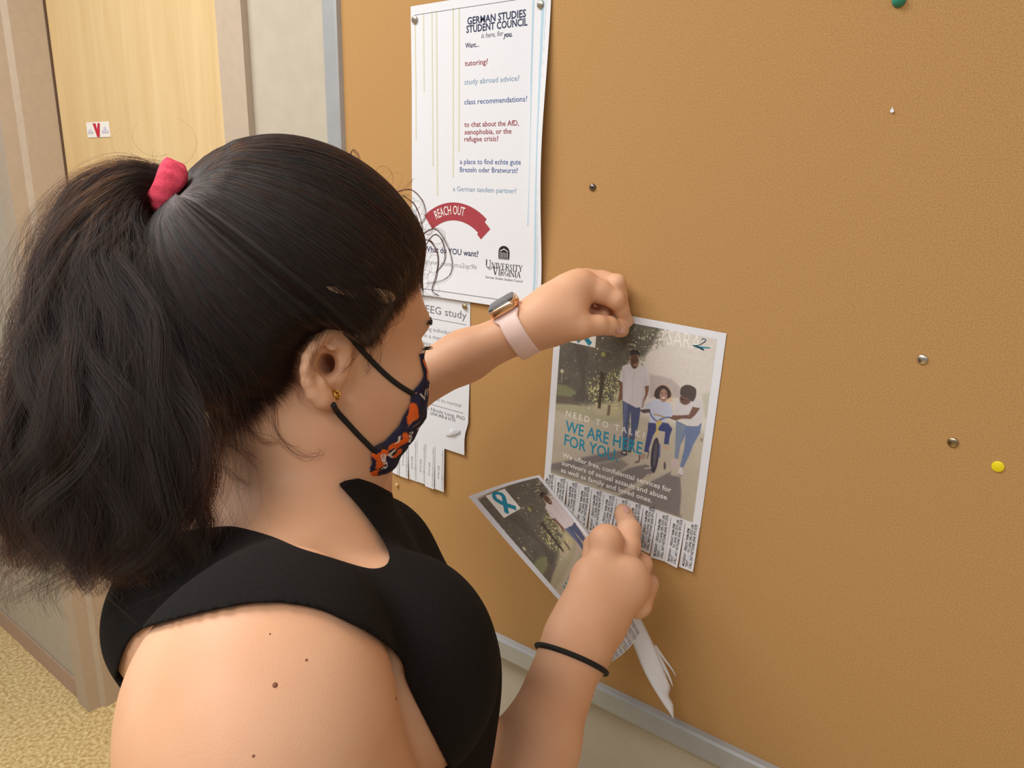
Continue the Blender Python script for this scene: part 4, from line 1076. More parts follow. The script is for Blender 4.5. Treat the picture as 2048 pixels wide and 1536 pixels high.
# solid mass under the strands
ns, nt_ = 260, 36
S_, T_ = np.meshgrid(np.linspace(0, 1, ns, endpoint=False), np.linspace(.055, 1, nt_), indexing='ij')
P_ = scalp_points(S_, T_, -.0030+.0030*(lock(S_, 110, 8)-.5))
F_ = gridF(ns, nt_, closed_u=True)
capo = mesh('scalp_hair_mass', c2w(P_.reshape(-1, 3)), F_, M['haircore'], smooth=True); capo.parent = hair; capo.matrix_parent_inverse = Matrix.Translation(-Vector(person.location))
def hold(o):
    o.parent = hair; o.matrix_parent_inverse = Matrix.Translation(-Vector(person.location)); return o
n, k = 26000, 16
s0 = rh.rand(n); near = rh.rand(n) < .5; s0 = np.where(near, s0*.5, s0)
t0 = np.where(rh.rand(n) < .55, .02-.016*rh.randn(n)-.02*rh.rand(n)**3+.05*rh.rand(n), rh.rand(n)**1.3*.8)
tt = t0[:, None]+(1-t0[:, None])*np.linspace(0, 1, k)[None]
layer = rh.rand(n)[:, None]*.0030-.0010+.0042*(lock(s0+.0, 110, 8)-.45)[:, None]
wob = .006*np.sin(tt*9+rh.rand(n)[:, None]*6)*(rh.rand(n)[:, None]-.5)
P_ = scalp_points(s0[:, None]+wob*(1-tt), tt, layer*np.ones_like(tt))
hold(strands('scalp_strands', P_, .00011, .00009, M['hair'], person, .12))
# strips of scalp showing between the locks
M['scalp'] = mat('scalp_skin', (142, 116, 92), .7, c2=(92, 74, 60), nscale=500, stretch=None)
gs, gt_ = np.meshgrid(np.linspace(.01, .49, 160), np.linspace(.02, .9, 120), indexing='ij')
gp_ = scalp_points(gs, gt_, np.zeros_like(gs)); gpx = gp_[..., 0]/gp_[..., 2]*FPX+1024; gpy = gp_[..., 1]/gp_[..., 2]*FPX+768
def uv_of(x, y):
    i = np.argmin((gpx-x)**2+(gpy-y)**2+((gp_[..., 2] > .64)*1e5)); return gs.ravel()[i], gt_.ravel()[i]
for (xa, ya, xb, yb, w_) in [(650, 572, 700, 590, 5), (682, 586, 790, 600, 14), (690, 574, 760, 586, 5), (560, 408, 585, 428, 3), (645, 428, 660, 438, 2.5), (605, 455, 622, 468, 4), (640, 482, 668, 496, 3.5), (650, 520, 680, 538, 5), (725, 515, 745, 540, 5), (785, 545, 806, 572, 4), (560, 580, 590, 600, 4), (612, 585, 640, 596, 3), (700, 652, 712, 672, 5)]:
    a = np.array(uv_of(xa, ya)); b = np.array(uv_of(xb, yb)); m_ = 16; tt_ = np.linspace(0, 1, m_)[:, None]; c_ = a+(b-a)*tt_
    d_ = np.array(uv_of((xa+xb)/2, (ya+yb)/2-w_))-np.array(uv_of((xa+xb)/2, (ya+yb)/2+w_)); wd_ = np.sin(np.pi*tt_)**.7
    q_ = np.stack([c_+d_*wd_*k_ for k_ in (-.5, -.17, .17, .5)], 1)
    P_ = scalp_points(q_[..., 0], q_[..., 1], np.full(q_.shape[:2], .0021 if w_ > 4.5 and ya > 570 and xa > 640 else .0013)); hold(mesh('scalp_parting', c2w(P_.reshape(-1, 3)), gridF(m_, 4), M['scalp'], smooth=True))
# flyaways over the crown and the fuzzy hairline
n, k = 1500, 12
s0 = rh.rand(n)*.55; t0 = rh.rand(n)*.75; tt = t0[:, None]+np.linspace(0, .10+.12*rh.rand(), k)[None]
lift = (np.linspace(0, 1, k)[None]**1.6)*(.003+.010*rh.rand(n)[:, None]**2)
P_ = scalp_points(s0[:, None]+.01*np.sin(tt*14+rh.rand(n)[:, None]*6), np.clip(tt, 0, .85), lift+.001)
hold(strands('flyaway_strands', P_, .00007, .00002, M['hair_fly'], person))
def curls(name, starts, n, R, k=26, seed=1, turn=(1., 2.2), spread=.004, dirv=None):
    r_ = np.random.RandomState(seed); out = []
    for i in range(n):
        c0 = starts[r_.randint(len(starts))]+r_.randn(3)*spread
        u = (c0-HC)/np.linalg.norm(c0-HC) if dirv is None else np.array(dirv, float)
        u = u+r_.randn(3)*.35; u /= np.linalg.norm(u); v = np.cross(u, r_.randn(3)+np.array([0, 0, 2.])); v /= np.linalg.norm(v)
        rad = R*(.35+r_.rand()); th = np.linspace(0, 2*np.pi*(turn[0]+(turn[1]-turn[0])*r_.rand()), k)*r_.choice([-1, 1])
        sp = np.linspace(1, .45+.4*r_.rand(), k)
        C = c0+u*rad
        path = C[None]-u*rad*(np.cos(th)*sp)[:, None]+v*rad*(np.sin(th)*sp)[:, None]+np.cross(u, v)*np.linspace(0, .006*r_.randn(), k)[:, None]
        path = path+(c0-path[0])
        out.append(path)
    return np.array(out)
fr, _ok = march_many([(852, 540), (850, 560), (845, 580), (840, 500), (835, 480)], HEADONLY.d); fr = [p for p, q in zip(fr, _ok) if q]
crest = [scalp_points(np.array([q]), np.array([w_]), np.array([0.]))[0] for q in (.0, .01, .985, .97, .02) for w_ in (.04, .10, .18, .26, .34)]
def lockset(polys, n, seed, z=.655, sp=.0011):
    r_ = np.random.RandomState(seed); out = []
    for p in polys:
        c = catmull([cw(x, y, z) for x, y in p], 24)
        for i in range(n):
            o_ = r_.randn(3)*sp; out.append(c+o_*np.linspace(.2, 1.3, 24)[:, None]+np.sin(np.linspace(0, 5, 24)+r_.rand()*6)[:, None]*r_.randn(3)*.0004)
    return np.array(out)
hold(strands('forehead_locks', lockset([[(826, 492), (845, 470), (868, 458), (886, 474), (902, 512), (902, 545), (884, 562), (852, 568)], [(836, 480), (860, 482), (876, 510), (874, 548), (866, 580), (880, 592)],
    [(790, 385), (822, 380), (845, 402), (851, 432), (840, 446), (832, 430)], [(806, 392), (828, 408), (842, 440), (846, 470)], [(700, 318), (704, 300), (716, 310), (722, 330)], [(846, 500), (868, 470), (886, 484), (890, 520), (872, 545)]], 7, 4, sp=.0006), .00018, .00009, M['hair_fly'], person))
C1 = curls('c', fr+crest[:10], 24, .010, seed=2); C2 = curls('c', crest, 26, .007, seed=3, turn=(.3, .9))
hold(strands('forehead_curls', np.concatenate([C1, C2]), .00013, .00004, M['hair_fly'], person))
# strands loose over the ear, temple and nape
def loose(polys, n, seed, sp=.002, wave=.002):
    r_ = np.random.RandomState(seed); out = []; req = []; own = []
    for i in range(n):
        for x, y in polys[i % len(polys)]: req.append((x+r_.randn()*5, y+r_.randn()*5)); own.append(i)
    Q_, ok = march_many(req); own = np.array(own)
    for i in range(n):
        P = Q_[(own == i) & ok]
        if len(P) < 3: continue
        P = P-np.array([0, 0, .0015+.002*r_.rand()])
        Q = catmull(P, 22); Q += np.sin(np.linspace(0, 5, 22)+r_.rand()*6)[:, None]*r_.randn(3)*wave; out.append(Q)
    return np.array(out)
L1 = loose([[(650, 655), (630, 690), (625, 740), (612, 760)], [(560, 700), (600, 690), (640, 670)], [(545, 745), (548, 810), (560, 870), (600, 905), (635, 912), (645, 900)],
            [(500, 700), (540, 740), (590, 760), (600, 800)], [(760, 640), (745, 690), (742, 730), (735, 750)], [(720, 640), (716, 700), (690, 740), (676, 746)],
            [(500, 860), (530, 880), (560, 880)], [(430, 880), (480, 900), (520, 935)], [(440, 930), (480, 960), (500, 965)], [(820, 560), (800, 620), (775, 660), (765, 690)],
            [(780, 600), (770, 650), (758, 700), (750, 730)], [(470, 880), (500, 905), (515, 925)]], 150, 6)
hold(strands('loose_strands', L1, .00009, .00003, M['hair_fly'], person))

# ---- pony tail
CT = np.array([cw(344, 382, .526), cw(306, 372, .520), cw(256, 382, .512), cw(208, 428, .505), cw(184, 505, .500), cw(190, 600, .495), cw(202, 740, .490), cw(214, 880, .488), cw(206, 1010, .490), cw(196, 1130, .492)])
RT = np.array([27, 34, 50, 72, 96, 120, 154, 182, 186, 150])*.50/FPX
def tail_frame(t):
    m = len(CT)-1; c = catmull(CT, 200); i = np.clip(t*199, 0, 198.999); j = i.astype(int); f = (i-j)[..., None]
    C = c[j]*(1-f)+c[j+1]*f
    tg = np.gradient(c, axis=0); tg /= np.linalg.norm(tg, axis=1)[:, None]; T = tg[j]
    side = np.cross(T, np.array([0, 0, 1.])); side /= np.linalg.norm(side, axis=-1)[..., None]
    dep = np.cross(T, side)
    R = np.interp(t, np.linspace(0, 1, m+1), RT)
    return C, side, dep, R
def tail_strands(n, k, seed, rho=(0, 1), scatter=.10, wave=1., tend=(.80, 1.04), nclump=260):
    r_ = np.random.RandomState(seed)
    ca = r_.rand(nclump)*2*np.pi; cr = rho[0]+(rho[1]-rho[0])*np.sqrt(r_.rand(nclump)); cp = r_.rand(nclump)*6.28; cp2 = r_.rand(nclump)*6.28; cl = tend[0]+(tend[1]-tend[0])*r_.rand(nclump); cf = .6+.8*r_.rand(nclump)
    g_ = r_.randint(nclump, size=n)
    x0 = cr[g_]*np.cos(ca[g_])+scatter*r_.randn(n); y0 = cr[g_]*np.sin(ca[g_])+scatter*r_.randn(n)
    L = cl[g_]*(1-.10*r_.rand(n)**2)
    t = np.linspace(0, 1, k)[None]*L[:, None]
    C, sd, dp, R = tail_frame(np.clip(t, 0, 1))
    over = np.clip(t-1, 0, 1)[..., None]*np.array([0, .30, 0])
    A = wave*(.001+.025*t**1.4)
    wx = A*np.sin(cf[g_][:, None]*10*t+cp[g_][:, None])*.45+A*.18*np.sin(26*t+cp2[g_][:, None]+r_.rand(n)[:, None])
    wy = A*np.sin(cf[g_][:, None]*9*t+cp2[g_][:, None])*.30
    fz = (r_.randn(n)[:, None]*.004*t**2)
    X = x0[:, None]*R+wx+fz; Y = y0[:, None]*R*.42+wy
    return C+sd*X[..., None]+dp*Y[..., None]+over
k = 40; a_ = np.linspace(0, 2*np.pi, 28, endpoint=False); tc_ = np.linspace(0, .93, k)
C, sd, dp, R = tail_frame(tc_)
rr = .80*np.interp(tc_, [0, .1, .75, .93], [1, 1, .9, .25])
V_ = C[:, None]+sd[:, None]*(R*rr)[:, None, None]*(np.cos(a_)*(1+.06*np.sin(a_*7)))[None, :, None]+dp[:, None]*(R*rr*.38)[:, None, None]*np.sin(a_)[None, :, None]
i = np.arange(k-1)[:, None]; j = np.arange(28)[None]; F_ = np.stack([i*28+j, i*28+(j+1) % 28, (i+1)*28+(j+1) % 28, (i+1)*28+j], -1).reshape(-1, 4)
pc = hold(mesh('ponytail_mass', c2w(V_.reshape(-1, 3)), F_, M['haircore'], smooth=True))
hold(strands('ponytail_strands', tail_strands(24000, 30, 21, (0, .97), .040, 1.35, nclump=130), .00011, .00006, M['tail'], person))
hold(strands('ponytail_ends', tail_strands(6000, 36, 22, (.2, 1.02), .06, 2.1, (.90, 1.10), 110), .00009, .00004, M['hair'], person))
hold(strands('ponytail_frizz', tail_strands(2000, 36, 23, (.85, 1.22), .16, 2.0, (.5, 1.1), 260), .00006, .00002, M['hair_fly'], person))
# stray loops standing up from the tie
st_ = [cw(325, 330, .525), cw(300, 325, .52), cw(335, 335, .525)]
hold(strands('stray_loops', curls('c', st_, 7, .016, seed=9, turn=(.3, .6), dirv=(-.15, -1, 0)), .00007, .00003, M['hair_fly'], person))

# hair tie: a gathered ring of pink cloth
M['pink'] = mat('coral_pink_cotton', (232, 84, 104), .9, c2=(214, 70, 92), nscale=300, bump=.5, bscale=1200, spec=.15)
def hair_tie():
    nu, nv = 72, 16; u = np.linspace(0, 2*np.pi, nu, endpoint=False); v = np.linspace(0, 2*np.pi, nv, endpoint=False)
    U, W = np.meshgrid(u, v, indexing='ij')
    r0 = .0120; wd = .0090*(1+.10*np.sin(3*U+1)); th = .0042*(1+.30*np.sin(U*2+W*2)+.22*np.sin(W*3+U*2+.8)+.12*np.sin(U*9+W*3)+.10*np.sin(U*14-W))
    off = .0018*np.sin(2*U+.6)
    x = np.sign(np.cos(W))*np.abs(np.cos(W))**.8*wd+off; y = np.sin(W)*th
    c = SCR+TAX*.003
    P = c+TAX*x[..., None]+(TS*np.cos(U)[..., None]*1.28+TB*np.sin(U)[..., None]*.95)*(r0+y)[..., None]
    F = np.stack([(np.arange(nu)[:, None])*nv+np.arange(nv)[None], ((np.arange(nu)[:, None]+1) % nu)*nv+np.arange(nv)[None],
                  ((np.arange(nu)[:, None]+1) % nu)*nv+(np.arange(nv)[None]+1) % nv, (np.arange(nu)[:, None])*nv+(np.arange(nv)[None]+1) % nv], -1).reshape(-1, 4)
    o = mesh('hair_tie', c2w(P.reshape(-1, 3)), F, M['pink'], smooth=True); child_of(o, person); o['label'] = 'coral pink cloth hair tie'
hair_tie()
# ------------------------------------------------------------------ face: eyes, brows, lashes, mask, ear studs
M['eyew'] = mat('eye_white', (226, 216, 208), .15, noise=.02, nscale=300, coat=.5)
M['iris'] = mat('iris_brown', (58, 36, 24), .2, noise=.2, nscale=900, coat=.6)
def sphereVF(c, r, n=20, m_=12):
    V = [c+r*np.array([math.sin(math.pi*i/m_)*math.cos(2*math.pi*j/n), math.cos(math.pi*i/m_), math.sin(math.pi*i/m_)*math.sin(2*math.pi*j/n)]) for i in range(m_+1) for j in range(n)]
    F = [(i*n+j, i*n+(j+1) % n, (i+1)*n+(j+1) % n, (i+1)*n+j) for i in range(m_) for j in range(n)]
    return np.array(V), F
for sd_ in (1, -1):
    ec_ = H(.0775, .0205, .031*sd_); V, F = sphereVF(ec_, .0122)
    e_o = mesh('eyeball', c2w(V), F, M['eyew'], smooth=True); child_of(e_o, person)
    gz = HF*.9-HU*.35; gz /= np.linalg.norm(gz); t1 = np.cross(gz, HU); t1 /= np.linalg.norm(t1); t2 = np.cross(gz, t1)
    V = [ec_+gz*.0128]+[ec_+gz*math.sqrt(.0125**2-.0055**2)+.0055*(math.cos(a)*t1+math.sin(a)*t2) for a in np.linspace(0, 2*np.pi, 18, endpoint=False)]
    io = mesh('iris', c2w(V), [(0, 1+i, 1+(i+1) % 18) for i in range(18)], M['iris']); io.parent = e_o
# lashes and brow as hair strands
def lashes():
    r_ = np.random.RandomState(2); out = []
    for sd_ in (1, -1):
        for i in range(60):
            a = r_.rand(); u = .0225+.0035*math.sin(a*math.pi)+.0012; p0 = H(.0885-.010*(abs(a-.35))*1.4, u-.004, sd_*(.020+.024*a))
            L = .008+.004*r_.rand(); t = np.linspace(0, 1, 8)[:, None]
            d = HF*.92-HU*.35+HR*sd_*.35*(a-.2)
            out.append(p0+d*L*t+HU*L*.35*t**2+r_.randn(3)*.0002)
    return np.array(out)
o = strands('eyelashes', lashes(), .00022, .00006, M['lash'], person); o.matrix_parent_inverse = Matrix.Translation(-Vector(person.location))
def brows():
    r_ = np.random.RandomState(3); out = []
    for sd_ in (1, -1):
        for i in range(260):
            a = r_.rand(); f, u, rr_ = .12, .043+.004*math.sin(a*2.6)-.004*a+r_.randn()*.0018*(1-.5*a), sd_*(.010+.044*a)
            lo_, hi_ = .04, .14      # slide back until it meets the skin
            for _ in range(16):
                mm = (lo_+hi_)/2; d = HEAD.d(H(mm, u, rr_)[None])[0]; lo_, hi_ = (mm, hi_) if d < 0 else (lo_, mm)
            p0 = H(lo_+.0004, u, rr_); t = np.linspace(0, 1, 6)[:, None]; L = .007
            out.append(p0+(HR*sd_*.85+HU*.25*(1-2*a)-HF*.45)*L*t+HF*.0012*np.sin(t*3))
    return np.array(out)
o = strands('eyebrows', brows(), .00032, .00012, M['lash'], person); o.matrix_parent_inverse = Matrix.Translation(-Vector(person.location))

# ---- cloth mask
IN = np.array([(836, 708), (842, 722), (846, 744), (844, 762), (831, 773), (823, 788), (817, 812), (804, 839), (793, 857), (773, 879), (755, 888), (743, 900), (742, 912), (743, 926), (732, 943), (716, 957), (700, 964)], float)
OUT = np.array([(845, 709), (848, 722), (850, 742), (855, 762), (857, 775), (857, 790), (854, 817), (848, 837), (837, 858), (824, 882), (811, 890), (808, 904), (795, 922), (788, 936), (768, 943), (748, 946), (726, 956)], float)
HEADN = Grp([(HEAD, 0, 'u'), (neck, .025, 'u')])
def mask_build():
    n = 34; inn = catmull(IN, n)
    E_, ok = march_many(inn, HEADN.d)
    # centre line of the mask over nose, lips and chin in the head's own plane
    loc = lambda P: np.stack([(P-HO)@HF, (P-HO)@HU, (P-HO)@HR], -1)
    El = loc(E_)
    for i in range(n):
        if not ok[i] or El[i, 2] < 0: El[i] = np.nan
    idx = np.arange(n); good = ~np.isnan(El[:, 0])
    for c in range(3): El[:, c] = np.interp(idx, idx[good], El[good, c])
    ker = np.array([1, 2, 1])/4
    for c in range(3): El[1:-1, c] = np.convolve(El[:, c], ker, 'valid')
    El[:, 2] += .0016
    outp = catmull(OUT, n); U = np.stack([(outp[:, 0]-1024)/FPX, (outp[:, 1]-768)/FPX, np.ones(n)], 1)
    # silhouette falls a little to the near side of the centre: solve for the point in the plane r = .006
    t = ((HO@HR)+.006)/(U@HR); Cl = loc(U*t[:, None])
    a_ = np.abs(np.linspace(-1, 1, 41)); ca_, sa_, sg_ = np.cos(a_*np.pi/2), np.sin(a_*np.pi/2), np.sign(np.linspace(-1, 1, 41))
    for _ in range(6):
        for i in range(n):
            f = El[i, 0]+(Cl[i, 0]-El[i, 0])*ca_**.9; u = El[i, 1]+(Cl[i, 1]-El[i, 1])*ca_; r_ = El[i, 2]*sa_*sg_
            Q = HO+f[:, None]*HF+u[:, None]*HU+r_[:, None]*HR; px = Q[:, 0]/Q[:, 2]*FPX+1024; Cl[i, 0] -= (px.max()-outp[i, 0])*.62/FPX/HF[0]*.8
        for _k in range(2): Cl[1:-1, 0] = (Cl[:-2, 0]+2*Cl[1:-1, 0]+Cl[2:, 0])/4
    Cl[:, 0] = np.maximum(Cl[:, 0], El[:, 0]+.012)
    m_ = 41; S = np.linspace(-1, 1, m_)
    V = np.zeros((n, m_, 3))
    for j, s_ in enumerate(S):
        a = abs(s_); ca = np.cos(a*np.pi/2); sa = np.sin(a*np.pi/2)
        f = El[:, 0]+(Cl[:, 0]-El[:, 0])*ca**.9; u = El[:, 1]+(Cl[:, 1]-El[:, 1])*ca
        r_ = El[:, 2]*sa*np.sign(s_)
        V[:, j] = np.stack([f, u, r_], -1)
    # soft gathers
    ph = np.linspace(0, 1, n)[:, None]
    V[:, :, 0] += .0011*np.sin(ph*31+2*S[None])*np.cos(S[None]*1.4)+.0007*np.sin(ph*55-6*S[None])
    W = HO+V[..., 0:1]*HF+V[..., 1:2]*HU+V[..., 2:3]*HR
    return W, S
MW, MS = mask_build()
def mask_cols(W, sub=5):
    n, m_ = W.shape[:2]
    # refine the grid for the printed pattern
    ti = np.linspace(0, n-1, (n-1)*sub+1); tj = np.linspace(0, m_-1, (m_-1)*sub+1)
    i = np.clip(ti.astype(int), 0, n-2); j = np.clip(tj.astype(int), 0, m_-2); f = (ti-i)[:, None, None]; g_ = (tj-j)[None, :, None]
    R = W[i][:, j]*(1-f)*(1-g_)+W[i+1][:, j]*f*(1-g_)+W[i][:, j+1]*(1-f)*g_+W[i+1][:, j+1]*f*g_
    return R
MR = mask_cols(MW)
def mask_paint(R):
    n, m_ = R.shape[:2]
    col = np.zeros((n, m_, 3)); col[:] = (38, 36, 62)
    dv = np.r_[0, np.cumsum(np.linalg.norm(np.diff(R[:, m_//2+m_//6], axis=0), axis=1))]     # metres down
    du = np.cumsum(np.r_[0, np.linalg.norm(np.diff(R[n//2], axis=0), axis=1)]); du -= du[m_//2]
    X, Y = np.meshgrid(du, dv); r_ = np.random.RandomState(12)
    nz = smooth_noise(n, m_, 12, 12, 5); col += ((nz-.5)*18)[..., None]
    def blob(x, y, a, b, ang, c, pw=2.):
        q = (X-x)*math.cos(ang)+(Y-y)*math.sin(ang); p = -(X-x)*math.sin(ang)+(Y-y)*math.cos(ang)
        w = np.arctan2(p, q); k_ = (np.abs(q/a)**pw+np.abs(p/b)**pw)**(1/pw)*(1+.18*np.sin(3*w+x*900)+.10*np.sin(5*w+y*700))
        m2 = np.clip((1-k_)*6+.5, 0, 1)[..., None]; col[:] = col*(1-m2)+np.array(c)*m2
    for _ in range(44): blob(r_.uniform(du[0], du[-1]), r_.uniform(0, dv[-1]), r_.uniform(.004, .008), r_.uniform(.0028, .0050), r_.rand()*3, (236, 104, 36), 3)
    for _ in range(30): blob(r_.uniform(du[0], du[-1]), r_.uniform(0, dv[-1]), r_.uniform(.002, .006), r_.uniform(.001, .002), r_.rand()*3, (54, 44, 44), 2)
    for _ in range(40): blob(r_.uniform(du[0], du[-1]), r_.uniform(0, dv[-1]), r_.uniform(.002, .005), r_.uniform(.0005, .0012), r_.rand()*3, (232, 226, 214), 3)
    for _ in range(26): blob(r_.uniform(du[0], du[-1]), r_.uniform(0, dv[-1]), r_.uniform(.003, .006), .0004, r_.rand()*3, (214, 150, 120), 2)
    e_ = 4; 
    return lin(np.clip(col, 0, 255)).reshape(-1, 3), du, dv
mc, mdu, mdv = mask_paint(MR)
M['mask'] = vmat('printed_cotton', .85, bump=.25)
mo = mesh('face_mask', c2w(MR.reshape(-1, 3)), gridF(*MR.shape[:2]), M['mask'], smooth=True, col=mc); child_of(mo, person); mo['label'] = 'navy cloth face mask printed with orange and white shapes'
sol = mo.modifiers.new('s', 'SOLIDIFY'); sol.thickness = .0012; sol.offset = 0
def mask_word(body, u0, v0, h, rot, m, bold=.04):
    """u, v: fractions of the mask grid"""
    V, F = text2d(body, bold); n, m_ = MR.shape[:2]; P = V*(h/.7); X = P[:, 0]*math.cos(rot)+P[:, 1]*math.sin(rot); Y = P[:, 0]*math.sin(rot)-P[:, 1]*math.cos(rot)
    uu = np.interp(np.interp(u0, np.linspace(0, 1, m_), mdu)+X, mdu, np.arange(m_)); vv = np.interp(np.interp(v0, np.linspace(0, 1, n), mdv)+Y, mdv, np.arange(n))
    i = np.clip(vv.astype(int), 0, n-2); j = np.clip(uu.astype(int), 0, m_-2); f = (vv-i)[:, None]; g_ = (uu-j)[:, None]
    W = MR[i, j]*(1-f)*(1-g_)+MR[i+1, j]*f*(1-g_)+MR[i, j+1]*(1-f)*g_+MR[i+1, j+1]*f*g_
    nn = W-(HO+HF*.03-HU*.02); nn /= np.linalg.norm(nn, axis=1)[:, None]
    o = mesh('lettering', c2w(W+nn*.0011), F, m); o.parent = mo; return o
for (w_, u0, v0, h, rt) in [('GIRLS', .93, .70, .0042, 1.9), ('UVA', .86, .50, .0045, 2.0), ('UVA', .50, .30, .0045, .3), ('GIRLS', .35, .6, .0042, .2)]:
    mask_word(w_, u0, v0, h, rt, I['white'])

# ear loops
M['elastic'] = mat('black_elastic', (22, 20, 18), .75, noise=.2, nscale=900, bump=.4, bscale=1800)
def surf_tube(name, px, r, m, lift=.0012, nseg=30, parent=None, fn=None, label=None):
    P, ok = march_many(catmull(np.array(px, float), nseg), fn or HEADN.d); P = P[ok]
    G_ = np.array([grad(p, fn or HEADN.d) for p in P]); P = P+G_*lift
    for _ in range(2): P[1:-1] = (P[:-2]+2*P[1:-1]+P[2:])/4
    V, F = tubeVF(P, r, 8); o = mesh(name, c2w(V), F, m, smooth=True); child_of(o, person); return o
surf_tube('ear_loop', [(688, 664), (702, 678), (722, 700), (742, 722), (766, 746), (790, 766), (810, 779), (824, 787)], .0021, M['elastic'])
surf_tube('ear_loop', [(664, 808), (674, 824), (692, 844), (712, 866), (734, 888), (752, 906), (758, 913)], .0021, M['elastic'])

# gold knot stud
M['gold'] = mat('gold', (232, 186, 96), .22, metal=1, noise=.05, nscale=200)
stud_p, _ = march_many([(673, 790)]); stud_p = stud_p[0]
er = empty('ear_stud', tuple(c2w(stud_p)), person); er.matrix_parent_inverse = Matrix.Translation(-Vector(person.location))
for q, (a, b) in enumerate([((1, 0, 0), (0, 1, 0)), ((0, 1, 0), (0, 0, 1)), ((1, 0, 0), (0, 0, 1)), ((.7, .7, 0), (0, 0, 1))]):
    th = np.linspace(0, 2*np.pi, 20, endpoint=False); a = np.array(a, float); b = np.array(b, float)
    P = stud_p-np.array([0, 0, .0024])+.0031*(np.cos(th)[:, None]*a+np.sin(th)[:, None]*b)
    V, F = tubeVF(P, .0008, 6, closed=True); o = mesh('gold_loop', c2w(V), F, M['gold'], smooth=True); o.parent = er; o.matrix_parent_inverse = Matrix.Translation(-Vector(c2w(stud_p)))

# ---- fingernails
M['nail'] = mat('fingernail', (222, 168, 152), .22, noise=.04, nscale=200, coat=.4)
def nail(px, py, ang, L, Wd, z0=.6):
    nu, nv = 9, 7; req = []
    ca, sa = math.cos(ang), math.sin(ang)
    for i in range(nu):
        for j in range(nv):
            u = (i/(nu-1)-.5)*2; v = (j/(nv-1)-.5)*2
            k_ = math.sqrt(max(0, 1-(max(abs(u)-.35, 0)/.65)**2.2)) if abs(u) > .35 else 1
            req.append((px+ca*u*L-sa*v*Wd*k_, py+sa*u*L+ca*v*Wd*k_))
    P, ok = march_many(req)
    if not ok.all(): P[~ok] = P[ok].mean(0)
    G_ = np.array([grad(p) for p in P]); P = P+G_*.0005
    o = mesh('fingernail', c2w(P), gridF(nu, nv), M['nail'], smooth=True); child_of(o, person)
    s_ = o.modifiers.new('s', 'SOLIDIFY'); s_.thickness = .0004; s_.offset = 1
nail(1240, 661, .22, 9, 6.5)
nail(1252, 1020, 1.1, 9, 4.5)

# moles on the shoulder
M['mole'] = mat('mole_brown', (128, 80, 56), .6, noise=.1)
for (px, py, rr_) in [(550, 1370, 5.5), (613, 1320, 3), (793, 1397, 3.5), (507, 1512, 3), (540, 1268, 2)]:
    P, ok = march_many([(px, py)])
    if ok[0]:
        g_ = grad(P[0]); V, F = sphereVF(np.zeros(3), 1., 10, 6); r_ = rr_*P[0][2]/FPX
        V = V*r_; V = V-(V@g_)[:, None]*g_*.75+P[0]
        child_of(mesh('mole', c2w(V), F, M['mole'], smooth=True), person)

# ---- black hair band round the right wrist and the watch round the left
def ring_on(center, axis, fn, n=48, lift=0., start=None, rmax=.07):
    axis = axis/np.linalg.norm(axis); a = np.cross(axis, [0, 0, 1.]) if start is None else start-axis*(start@axis); a /= np.linalg.norm(a); b = np.cross(axis, a)
    th = np.linspace(0, 2*np.pi, n, endpoint=False); D = np.cos(th)[:, None]*a+np.sin(th)[:, None]*b
    lo = np.zeros(n); hi = np.full(n, rmax)
    for _ in range(24):
        m_ = (lo+hi)/2; d = fn(center+D*m_[:, None]); lo = np.where(d < 0, m_, lo); hi = np.where(d < 0, hi, m_)
    r_ = lo+lift
    for _ in range(2): r_ = (np.roll(r_, 1)+2*r_+np.roll(r_, -1))/4
    return center+D*r_[:, None], D
RARM = Grp([(arm_near, 0, 'u'), (hand_r, .02, 'u')]); LARM = Grp([(arm_far, 0, 'u'), (hand_l, .015, 'u')])
vw = cw(1150, 1322, 1.); vw /= np.linalg.norm(vw); ax_r = np.array([.31, -.95, 0.]); ax_r = ax_r-vw*(ax_r@vw)+vw*.10
P, D = ring_on(cw(1150, 1322, .748), ax_r, RARM.d, 56, .0016)
V, F = tubeVF(P, .0026, 10, closed=True)
band = mesh('hair_band', c2w(V), F, M['elastic'], smooth=True); child_of(band, person); band['label'] = 'thin black elastic hair band round the right wrist'

# watch
wdir = cw(1060, 650, .82)-cw(1000, 684, .828); wdir /= np.linalg.norm(wdir)
wc = cw(1038, 662, .822)
upw = np.array([-.20, -.80, -.30]); upw -= wdir*(upw@wdir); upw /= np.linalg.norm(upw)
P, D = ring_on(wc, wdir, LARM.d, 64, .0012, start=upw)
watch = empty('smart_watch', tuple(c2w(wc)), person); watch.matrix_parent_inverse = Matrix.Translation(-Vector(person.location)); watch['label'] = 'rose gold square watch with a pale pink band'
def wpart(name, V, F, m, smooth=True):
    o = mesh(name, c2w(V), F, m, smooth=smooth); o.parent = watch; o.matrix_parent_inverse = Matrix.Translation(-Vector(c2w(wc))); return o
M['band'] = mat('pale_pink_rubber', (240, 208, 198), .55, noise=.02, nscale=100); M['rose'] = mat('rose_gold', (236, 190, 152), .25, metal=.9, noise=.03, nscale=100)
M['glass'] = mat('watch_glass', (36, 38, 42), .3, noise=.05, nscale=80, coat=.3)
th = np.linspace(0, 2*np.pi, 64, endpoint=False); tw_ = np.minimum(th, 2*np.pi-th)
bw = np.interp(tw_, [0, .55, .8, 3.2], [.0155, .0150, .0110, .0105])
keep = [k_ for k_ in range(64) if tw_[k_] > .42]
keep = sorted(keep)
prof = []
for k_ in keep:
    for (s_, l_) in [(-1, 0), (-1, .0018), (-.8, .0024), (.8, .0024), (1, .0018), (1, 0)]:
        prof.append(P[k_]+wdir*s_*bw[k_]+D[k_]*(l_))
prof = np.array(prof); nk = len(keep)
